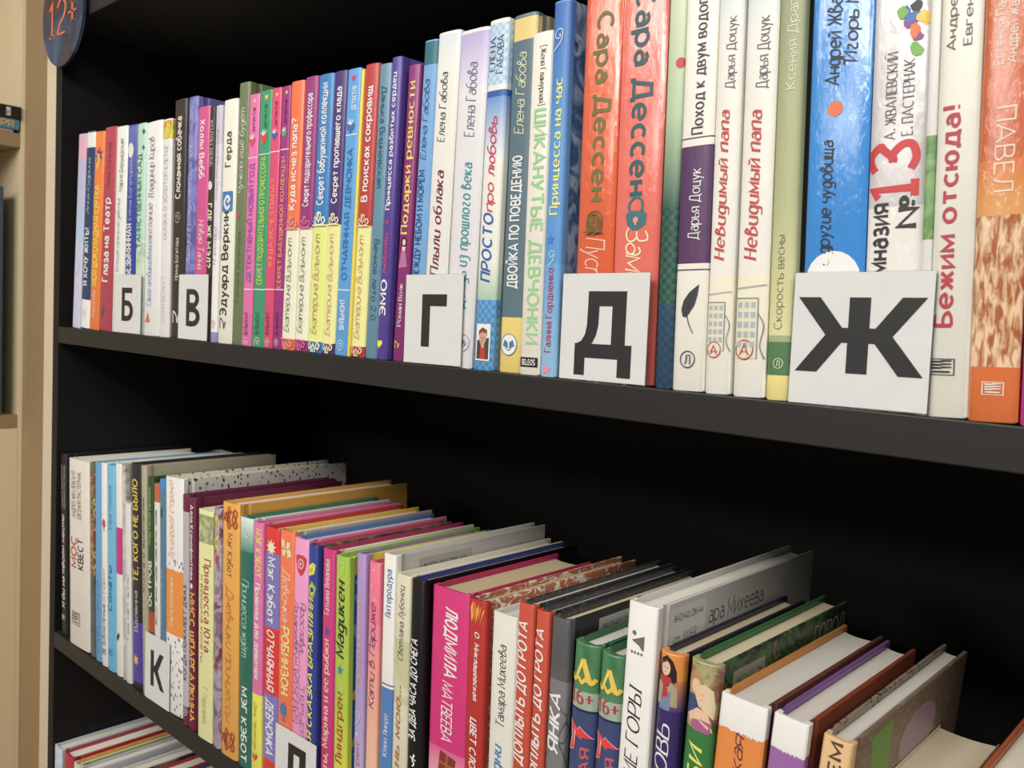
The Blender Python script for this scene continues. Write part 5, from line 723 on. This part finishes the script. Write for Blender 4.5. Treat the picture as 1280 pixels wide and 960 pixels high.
    {'x': -0.2019, 's': -0.001, 't': 0.0151, 'h': 0.2063, 'lean': 0.0264, 'dep': 0.15, 'col': '#2f7a3c', 'label': 'green book with an embracing couple on its spine', 'kind': 'h', 'bands': [(0.1745, 0.2063, ('art', ['#5a6a3c', '#a8a06a', '#8a5a4c', '#3f5a34'], 50))], 'T': [('ЛЮБИ', 0.1285, 0.1653, 0.55, 0.45, '#e0dc4a', 'bi', 'u')], 'E': [('couple', 0.1877, 0.5, 0.95, ['#b88a5c', '#e6bc9c', '#d8c69a', '#a8588c', '#3a4a7c'])], 'cl': '#2f6a34', 'cr': ('art', ['#26402a', '#3f6038', '#1f3022', '#6a6a3c'], 70), 'pg': '#cfc2a0', 'round': 1, 'sticker': [(10, 42, 6, 24, '#8f9484', ['84(2=411.2)6'])], 'sidetext': [('ГОРОД', 100, 140, 5, 14, '#b9b9a4')]},
    {'x': -0.1829, 's': -0.0015, 't': 0.0225, 'h': 0.1958, 'lean': 0.0411, 'dep': 0.139, 'col': '#e2852a', 'label': 'very thick orange book with a white torn-edge top', 'kind': 'h', 'bands': [(0.1812, 0.1958, '#e3e2de')], 'T': [('Русская', 0.1381, 0.1779, 0.5, 0.26, '#4a2c3c', 'h', 'u')], 'cl': '#cf8428', 'cr': '#6a3a2c', 'pg': '#cfcac0', 'torn': 1},
    {'x': -0.1635, 's': -0.002, 't': 0.0158, 'h': 0.1956, 'lean': 0.0566, 'dep': 0.134, 'col': '#9a62aa', 'label': 'thick purple book with a white torn-edge top', 'kind': 'h', 'bands': [(0.1812, 0.1956, '#e3e2de')], 'cl': '#7d4f92', 'cr': '#8a3c20', 'pg': '#cfcac0', 'torn': 1},
    {'x': -0.1458, 's': -0.002, 't': 0.0126, 'h': 0.1943, 'lean': 0.0706, 'dep': 0.158, 'col': '#d8b078', 'label': 'tan book with brown speckled covers and a lilac oval', 'kind': 'h', 'T': [('СИСТЕМ', 0.1502, 0.1928, 0.55, 0.4, '#5a3c34', 'b', 'u')], 'cl': ('speck', '#8a7a68', '#4a3c30'), 'cr': ('art', ['#5a4a3c', '#86745f', '#6a5848', '#9a8872', '#4f4034'], 420), 'pg': '#cfcac0', 'sidee': 2},
    {'x': -0.1139, 's': -0.002, 't': 0.0277, 'h': 0.163, 'lean': 0.0, 'dep': 0.125, 'col': '#d8cbb0', 'label': 'low cream paperback with bare page top near the right end of the lower shelf', 'kind': 'p', 'pagetop': 1},
    {'x': -0.0775, 's': -0.003, 't': 0.03, 'h': 0.1765, 'lean': 0.0, 'dep': 0.135, 'col': '#b8552c', 'label': 'rust orange hardback at the bottom right corner of the picture', 'kind': 'h', 'cl': '#b0522a'},
]


# ------------------------------------------------------------------ the black bookcase
ZU, ZUB, ZL, ZLB, ZT = EYE - 0.0281, EYE - 0.0443, EYE - 0.3581, EYE - 0.3760, EYE + 0.2800
TH = 0.0170
Z3 = ZL - 0.330
XL, XR, DEP = -0.980, 0.10, 0.330
BLK = mat(('board', '#191818'), 0.5, 0, 0.3)
BLK_EDGE = mat(('board', '#292827'), 0.45, 0, 0.35)
BLK_IN = mat(('board', '#1a1918'), 0.55, 0, 0.3)
case = empty('bookcase', (XL, 0, 0), 0, 'black melamine bookcase with a cream outer side, filled with books', 'bookcase')
def child_box(name, x0, x1, y0, y1, z0, z1, m, par=case, bev=.0006, label=None):
    loc = par.location
    o = box(name, x0 - loc.x, x1 - loc.x, y0 - loc.y, y1 - loc.y, z0 - loc.z, z1 - loc.z, m, par, bev)
    if label: o['label'] = label
    return o
child_box('side_panel', XL - 0.015, XL, 0, DEP, 0.0, 2.10, BLK)
child_box('side_panel', XR, XR + 0.016, 0, DEP, 0.0, 2.10, BLK)
CREAM = mat(('board', '#d3c4ac'), 0.35, 0, 0.4)
child_box('outer_side_panel', XL - 0.042, XL - 0.0152, 0.0005, DEP, 0.0, 2.10, CREAM, label='cream coloured outer side panel')
child_box('back_panel', XL, XR, DEP - 0.004, DEP, 0.05, 2.10, BLK_IN)
for z in (ZT, ZU - TH, ZL - TH, Z3 - TH, Z3 - TH - .33, Z3 - TH - .66, 2.083):
    child_box('shelf_board', XL + .0002, XR - .0002, 0.0, DEP - .0042, z, z + TH, BLK_EDGE)
# faint handwritten chalk number inside, on the left side panel
q, w = text_quads('9123600571', 'h')
printed('chalk_number', [(0, [(.232 + x * .092 / w, ZU - TH - .041 - .010 * x / w + y / 10 * .013) for x, y in f], .0001) for f in q], ['#4a4846'], lambda a, b, l: (l, a, b), case, .9)

# ------------------------------------------------------------------ books
for i, b in enumerate(UPPER): make_book(b, i, ZU, 'books on the upper shelf')
for i, b in enumerate(LOWER): make_book(b, i, ZL, 'books on the lower shelf')
LOW3 = [
 # x centre, thickness, height, depth, spine, left cover, right cover, label
 (-0.9690, .020, .204, .27, ('art', ['#a9bcd8', '#c3cbd8', '#9fb2cc'], 30), '#b4c2d4', '#9aa6c2', 'pale blue picture book leftmost on the bottom visible shelf'),
 (-0.9400, .024, .207, .27, '#b02438', '#a82438', '#b8262c', 'crimson picture book right of the pale blue one at lower left'),
 (-0.9190, .014, .205, .27, '#cfc6b0', '#d8a03c', '#5c8a4c', 'thin picture book with yellow and green covers at lower left'),
 (-0.9010, .017, .206, .27, '#c8c8c8', '#b9b9b8', '#bcc0c4', 'light grey picture book at lower left'),
 (-0.8800, .020, .200, .27, ('art', ['#3a3f78', '#b8a888', '#d8d0b8'], 20), '#c9cacc', ('art', ['#b8ad98', '#3a3c6c', '#4a4a70'], 9), 'picture book with a navy and tan cover at lower left'),
 (-0.8540, .022, .200, .27, '#b83030', '#b02a2c', '#c84a30', 'red picture book under the overhanging shelf edge'),
 (-0.8310, .018, .200, .27, '#d0b050', '#3a4a8c', '#b82c34', 'thin picture book with blue left cover under the shelf edge'),
 (-0.8090, .020, .198, .27, '#c0a890', '#b09a80', '#c05a40', 'tan picture book rightmost of those showing at lower left'),
]
for i, (x, t, h, dep, c, cl, cr, lab) in enumerate(LOW3):
    make_book(dict(x=x, s=.001, t=t - .0006, h=h - 0.0, lean=0.0, dep=dep, col=c, cl=cl, cr=cr, label=lab, kind='h'), i, Z3, 'picture books on the bottom visible shelf')
# books lying pushed in behind the front row, far left of the lower shelf
for x, y, t, h, c, lab, dp in [(-.955, .169, .015, .190, '#2c1a1c', 'dark book pushed in crosswise behind the far left of the lower shelf row', .118), (-.930, .1475, .011, .187, '#d8d4c8', 'white booklet crosswise behind the row, in front of the dark one', .07)]:
    o = make_book(dict(x=0, s=0, t=t, h=h, lean=0.0, dep=dp, col=c, label=lab, kind='p', pg='#d8ccb8'), 1, ZL, 'books pushed in behind the front row')
    o.location = (x, y, ZL + .0001); o.rotation_euler = (0, 0, -math.pi / 2)

# ------------------------------------------------------------------ letter cards in acrylic pockets
LETTERS = {'Б': ['rect 0 0 1.8 10', 'rect 0 8.2 5.6 10', 'bowl 0 5.9 6'], }
def card(ch, x0, x1, z0, z1, y, label, lean=0.0, shadow=None):
    w, h = x1 - x0, z1 - z0
    r = empty('letter_card', ((x0 + x1) / 2, y, z0), lean, label, 'sign', 'letter cards standing before the books')
    box('paper_insert', -w / 2 + .0006, w / 2 - .0006, -.0002, .0002, .0006, h - .0006, mat('#f2f2f6', .5), r, 0)
    bm = bmesh.new()
    box_bm(bm, -w / 2, w / 2, -.0011, -.0005, 0, h, 0, .0002); box_bm(bm, -w / 2, w / 2, .0005, .0011, 0, h, 0, .0002)
    box_bm(bm, -w / 2, -w / 2 + .0004, -.00045, .00045, 0, h); box_bm(bm, w / 2 - .0004, w / 2, -.00045, .00045, 0, h)
    me = bpy.data.meshes.new('acrylic_pocket'); bm.to_mesh(me); bm.free(); link('acrylic_pocket', me, [acrylic()], r)
    P = []
    R_ = lambda a, b, c, d: P.append([(a, b), (c, b), (c, d), (a, d)])
    if ch == 'Г': R_(-3.2, -5, -.8, 5); R_(-.8, 2.75, 3.9, 5)
    elif ch == 'Д':
        R_(-4.2, -5, -2.55, -2.9); R_(2.4, -5, 4.4, -2.9); R_(-4.2, -2.9, 4.4, -1.2)
        R_(1.35, -1.2, 3.4, 5); R_(-2.35, 3.25, 1.35, 5)
        P.append([(-3.9, -1.2), (-1.55, -1.2), (-.95, -.2), (-.65, 1.0), (-.6, 3.25), (-2.35, 3.25), (-2.4, 1.0), (-2.65, -.1), (-3.2, -.9)])
    elif ch == 'Ж':
        R_(-1.05, -5, 1.05, 5); R_(-2.6, -1.0, 2.6, 1.0)
        for s in (1, -1):
            for v in (1, -1): P.append([(s * 1.6, 0), (s * 3.3, 0), (s * 6.3, v * 5), (s * 4.0, v * 5), (s * 1.6, v * .95)])
    elif ch == 'В':
        R_(-3.6, -5, -1.7, 5)
        for (cy, ry, rx) in ((2.45, 2.55, 3.3), (-2.35, 2.65, 3.9)):
            ro = _arc(.2, cy, rx, ry, -90, 90); ri = _arc(.2, cy, rx - 2.1, ry - 1.45, -90, 90)
            for k in range(len(ro) - 1): P.append([ro[k], ro[k + 1], ri[k + 1], ri[k]])
            P.append([(-1.7, cy + ry - 1.45), (.2, cy + ry - 1.45), (.2, cy + ry), (-1.7, cy + ry)]); P.append([(-1.7, cy - ry), (.2, cy - ry), (.2, cy - ry + 1.45), (-1.7, cy - ry + 1.45)])
    elif ch == 'Б':
        R_(-3.8, -5, -1.7, 5); R_(-1.7, 3.4, 3.3, 5)
        cy, ry, rx = -1.9, 3.1, 3.9
        ro = _arc(.2, cy, rx, ry, -90, 90); ri = _arc(.2, cy, rx - 2.2, ry - 1.6, -90, 90)
        for k in range(len(ro) - 1): P.append([ro[k], ro[k + 1], ri[k + 1], ri[k]])
        P.append([(-1.7, -.4), (.2, -.4), (.2, 1.2), (-1.7, 1.2)]); P.append([(-1.7, -5), (.2, -5), (.2, -3.4), (-1.7, -3.4)])
    elif ch == 'К':
        R_(-4.0, -5, -1.9, 5); R_(-1.9, -.9, -.9, .9)
        P.append([(-1.4, 0), (.7, .0), (4.2, 5), (1.7, 5), (-1.4, .9)]); P.append([(-1.4, 0), (.7, 0), (4.6, -5), (2.1, -5), (-1.4, -.9)])
    elif ch == 'Л':
        R_(1.6, -5, 4.0, 5); R_(-2.6, 3.2, 1.6, 5)
        P.append([(-4.6, -5), (-3.0, -5), (-1.4, -4.2), (-.6, -2), (-.5, 3.2), (-2.6, 3.2), (-2.65, -1.6), (-3.2, -3.2), (-4.6, -3.3)])
    kx, ky, cy0 = {'Ж': (.00412, .0031, .53), 'Д': (.00414, .0043, .44), 'Г': (.0031, .00318, .485), 'В': (.0031, .0031, .49), 'Б': (.0031, .0031, .49), 'К': (.0031, .0033, .5), 'Л': (.0034, .0036, .48)}[ch]
    printed('letter', [(0, [(a * kx, h * cy0 + b * ky) for a, b in p], .00005 + .00002 * j_) for j_, p in enumerate(P)], ['#242325'], lambda a, b, l: (a, -.0002 - l, b), r, .5)
    return r
def card_at(ch, x0, x1, z_top, y, label, zb, lean=0.0): card(ch, x0, x1, zb, z_top, y, label, lean)
card_at('Б', -.8448, -.7886, EYE + .0272, .0014, 'white letter Б card, smallest and leftmost on the upper shelf', ZU + .0001)
card_at('В', -.7168, -.6663, EYE + .0272, .0014, 'white letter В card under the bright pink book', ZU + .0001)
card_at('Г', -.4198, -.3676, EYE + .0271, .0014, 'white letter Г card before the plum and white books', ZU + .0001, -.01)
card_at('Д', -.2936, -.2385, EYE + .0277, .0014, 'white letter Д card before the orange and coral books', ZU + .0001, -.01)
card_at('Ж', -.1660, -.1086, EYE + .0279, .0012, 'largest white card with letter Ж before the glossy blue book', ZU + .0001, -.012)
card_at('К', -.7655, -.7168, ZL + .0618, .0016, 'white letter К card on the lower shelf before the dark green book', ZL + .0001, -.02)
card_at('Л', -.5480, -.4950, ZL + .0530, .0014, 'white letter Л card cut off by the lower picture edge', ZL + .0001, -.02)

# ------------------------------------------------------------------ round age sign hanging at the upper left
disc = empty('round_sign', (-.964, -.0045, EYE + .291), 0, 'round dark blue sign reading 12+ in orange at the top left corner of the bookcase', 'sign')
bm = bmesh.new(); bmesh.ops.create_cone(bm, cap_ends=True, segments=64, radius1=.0535, radius2=.0535, depth=.003)
bmesh.ops.rotate(bm, verts=bm.verts, matrix=Matrix.Rotation(math.pi / 2, 3, 'X'))
me = bpy.data.meshes.new('disc'); bm.to_mesh(me); bm.free(); link('disc', me, [mat('space', .3) if 0 else mat(('space',), .32)], disc)
q, w = text_quads('12+', 's')
printed('age_lettering', [(0, [(-.033 + x * .070 / w, -.021 + y / 10 * .034) for x, y in f], .0002) for f in q], ['#d9682e'], lambda a, b, l: (a, -.0016 - l, b), disc)
box('hanging_tab', -.004, .004, .0015, .0044, -.01, .01, mat('#dcdcd8'), disc, .0004)

# ------------------------------------------------------------------ the neighbouring cream bookcase, at right angles on the left
NX, WY = -2.113, 0.336
cream2 = mat(('board', '#efe0bc'), 0.5, 0, 0.3)
nb = empty('bookcase', (NX, WY, 0), 0, 'cream bookcase at the left edge of the picture with books lying flat', 'bookcase')
child_box('side_panel', NX - .30, NX, WY - .0095, WY - .0005, 0, 2.3, cream2, nb)
child_box('side_panel', NX - .30, NX, -.62, -.60, 0, 2.3, cream2, nb)
child_box('back_panel', NX - .30, NX - .295, -.5998, WY - .0097, .05, 2.3, mat(('board', '#f2e2c0'), .5), nb)
for z in (EYE + .356, EYE - .259, EYE - 1.13, EYE + .84):
    child_box('shelf_board', NX - .2948, NX - .001, -.5998, WY - .0097, z - .030, z, mat(('board', '#a08a6c'), .5), nb)
child_box('door', NX - .016, NX, -.5998, WY - .0097, .06, EYE - .2895, cream2, nb, .001)
def flat_book(y1, x0, z, l, w_, th, c, label, name='hardcover_book'):
    """lies flat, spine towards +X"""
    r = empty(name, (NX + x0, y1, z), 0, label, 'book', 'books on the neighbouring cream bookcase')
    box('spine', -.002, 0, -l, 0, 0, th, mat(c), r, .0009); box('back_cover', -w_, -.0021, -l, 0, 0, .002, mat(c), r, .0004)
    box('front_cover', -w_, -.0021, -l, 0, th - .002, th, mat(c), r, .0004); box('page_block', -w_ + .003, -.0022, -l + .003, -.003, .0021, th - .0021, mat(PAGES[0]), r, .0002)
    return r
yz = lambda a, b, l: (l, a, b)
fb = flat_book(WY - .024, .0, EYE + .3561, .24, .17, .006, '#a89a90', 'thin greyish booklet lowest in the small pile at the left edge')
fb = flat_book(WY - .0135, .003, EYE + .3624, .24, .17, .022, '#4a84a8', 'blue book with yellow lettering under the black one in the left pile')
q, w = text_quads('ТЕРЯ', 'b'); printed('title_lettering', [(0, [(-.062 + x * .05 / w, .005 + y / 10 * .013) for x, y in f], .0002) for f in q], ['#e0b82c'], yz, fb)
fb = flat_book(WY - .0102, .006, EYE + .3846, .25, .18, .027, '#191919', 'black book with a small colourful sticker on top of the left pile')
printed('publisher_sticker', [(0, [(-.030, .005), (-.0235, .005), (-.0235, .0225), (-.030, .0225)], .0002), (1, [(-.0295, .007), (-.027, .007), (-.0255, .013), (-.028, .018)], .0003), (2, [(-.027, .009), (-.0245, .009), (-.0245, .018)], .0003), (0, [(-.0225, .005), (-.0215, .005), (-.0215, .0225), (-.0225, .0225)], .0002)],
        ['#dcdcd4', '#3a7ab0', '#c8a03c'], yz, fb)
for k, (c, lab) in enumerate([('#3f5c6c', 'tall dark blue grey folder standing beside the cream post'), ('#6a7a80', 'tall slate folder second from the cream post'), ('#a08060', 'tall tan folder third from the cream post'), ('#8a3c3c', 'tall brick red folder fourth from the cream post')]):
    o = make_book(dict(x=0, s=0, t=.034, h=.498 + .004 * (k % 2), lean=0.0, dep=.26, col=c, label=lab, kind='h'), k, EYE - .2589, 'books on the neighbouring cream bookcase')
    o.location = (NX - .006, WY - .0395 - .0175 - .0345 * k, EYE - .2589); o.rotation_euler = (0, 0, math.pi / 2); o.name = 'ring_binder'; o['category'] = 'binder'

# ------------------------------------------------------------------ the room
def struct(name, x0, x1, y0, y1, z0, z1, m):
    o = box(name, x0, x1, y0, y1, z0, z1, m, None, 0); o['kind'] = 'structure'; return o
struct('floor', -3.5, 2.5, -3.5, WY + .05, -.02, 0, mat('#8a7a66', .4))
struct('wall_back', -3.5, 2.5, WY, WY + .05, 0, 2.8, mat('#a88c62', .8))
struct('wall_left', -3.55, -3.5, -3.5, WY + .05, 0, 2.8, mat('#d6c8b0', .8))
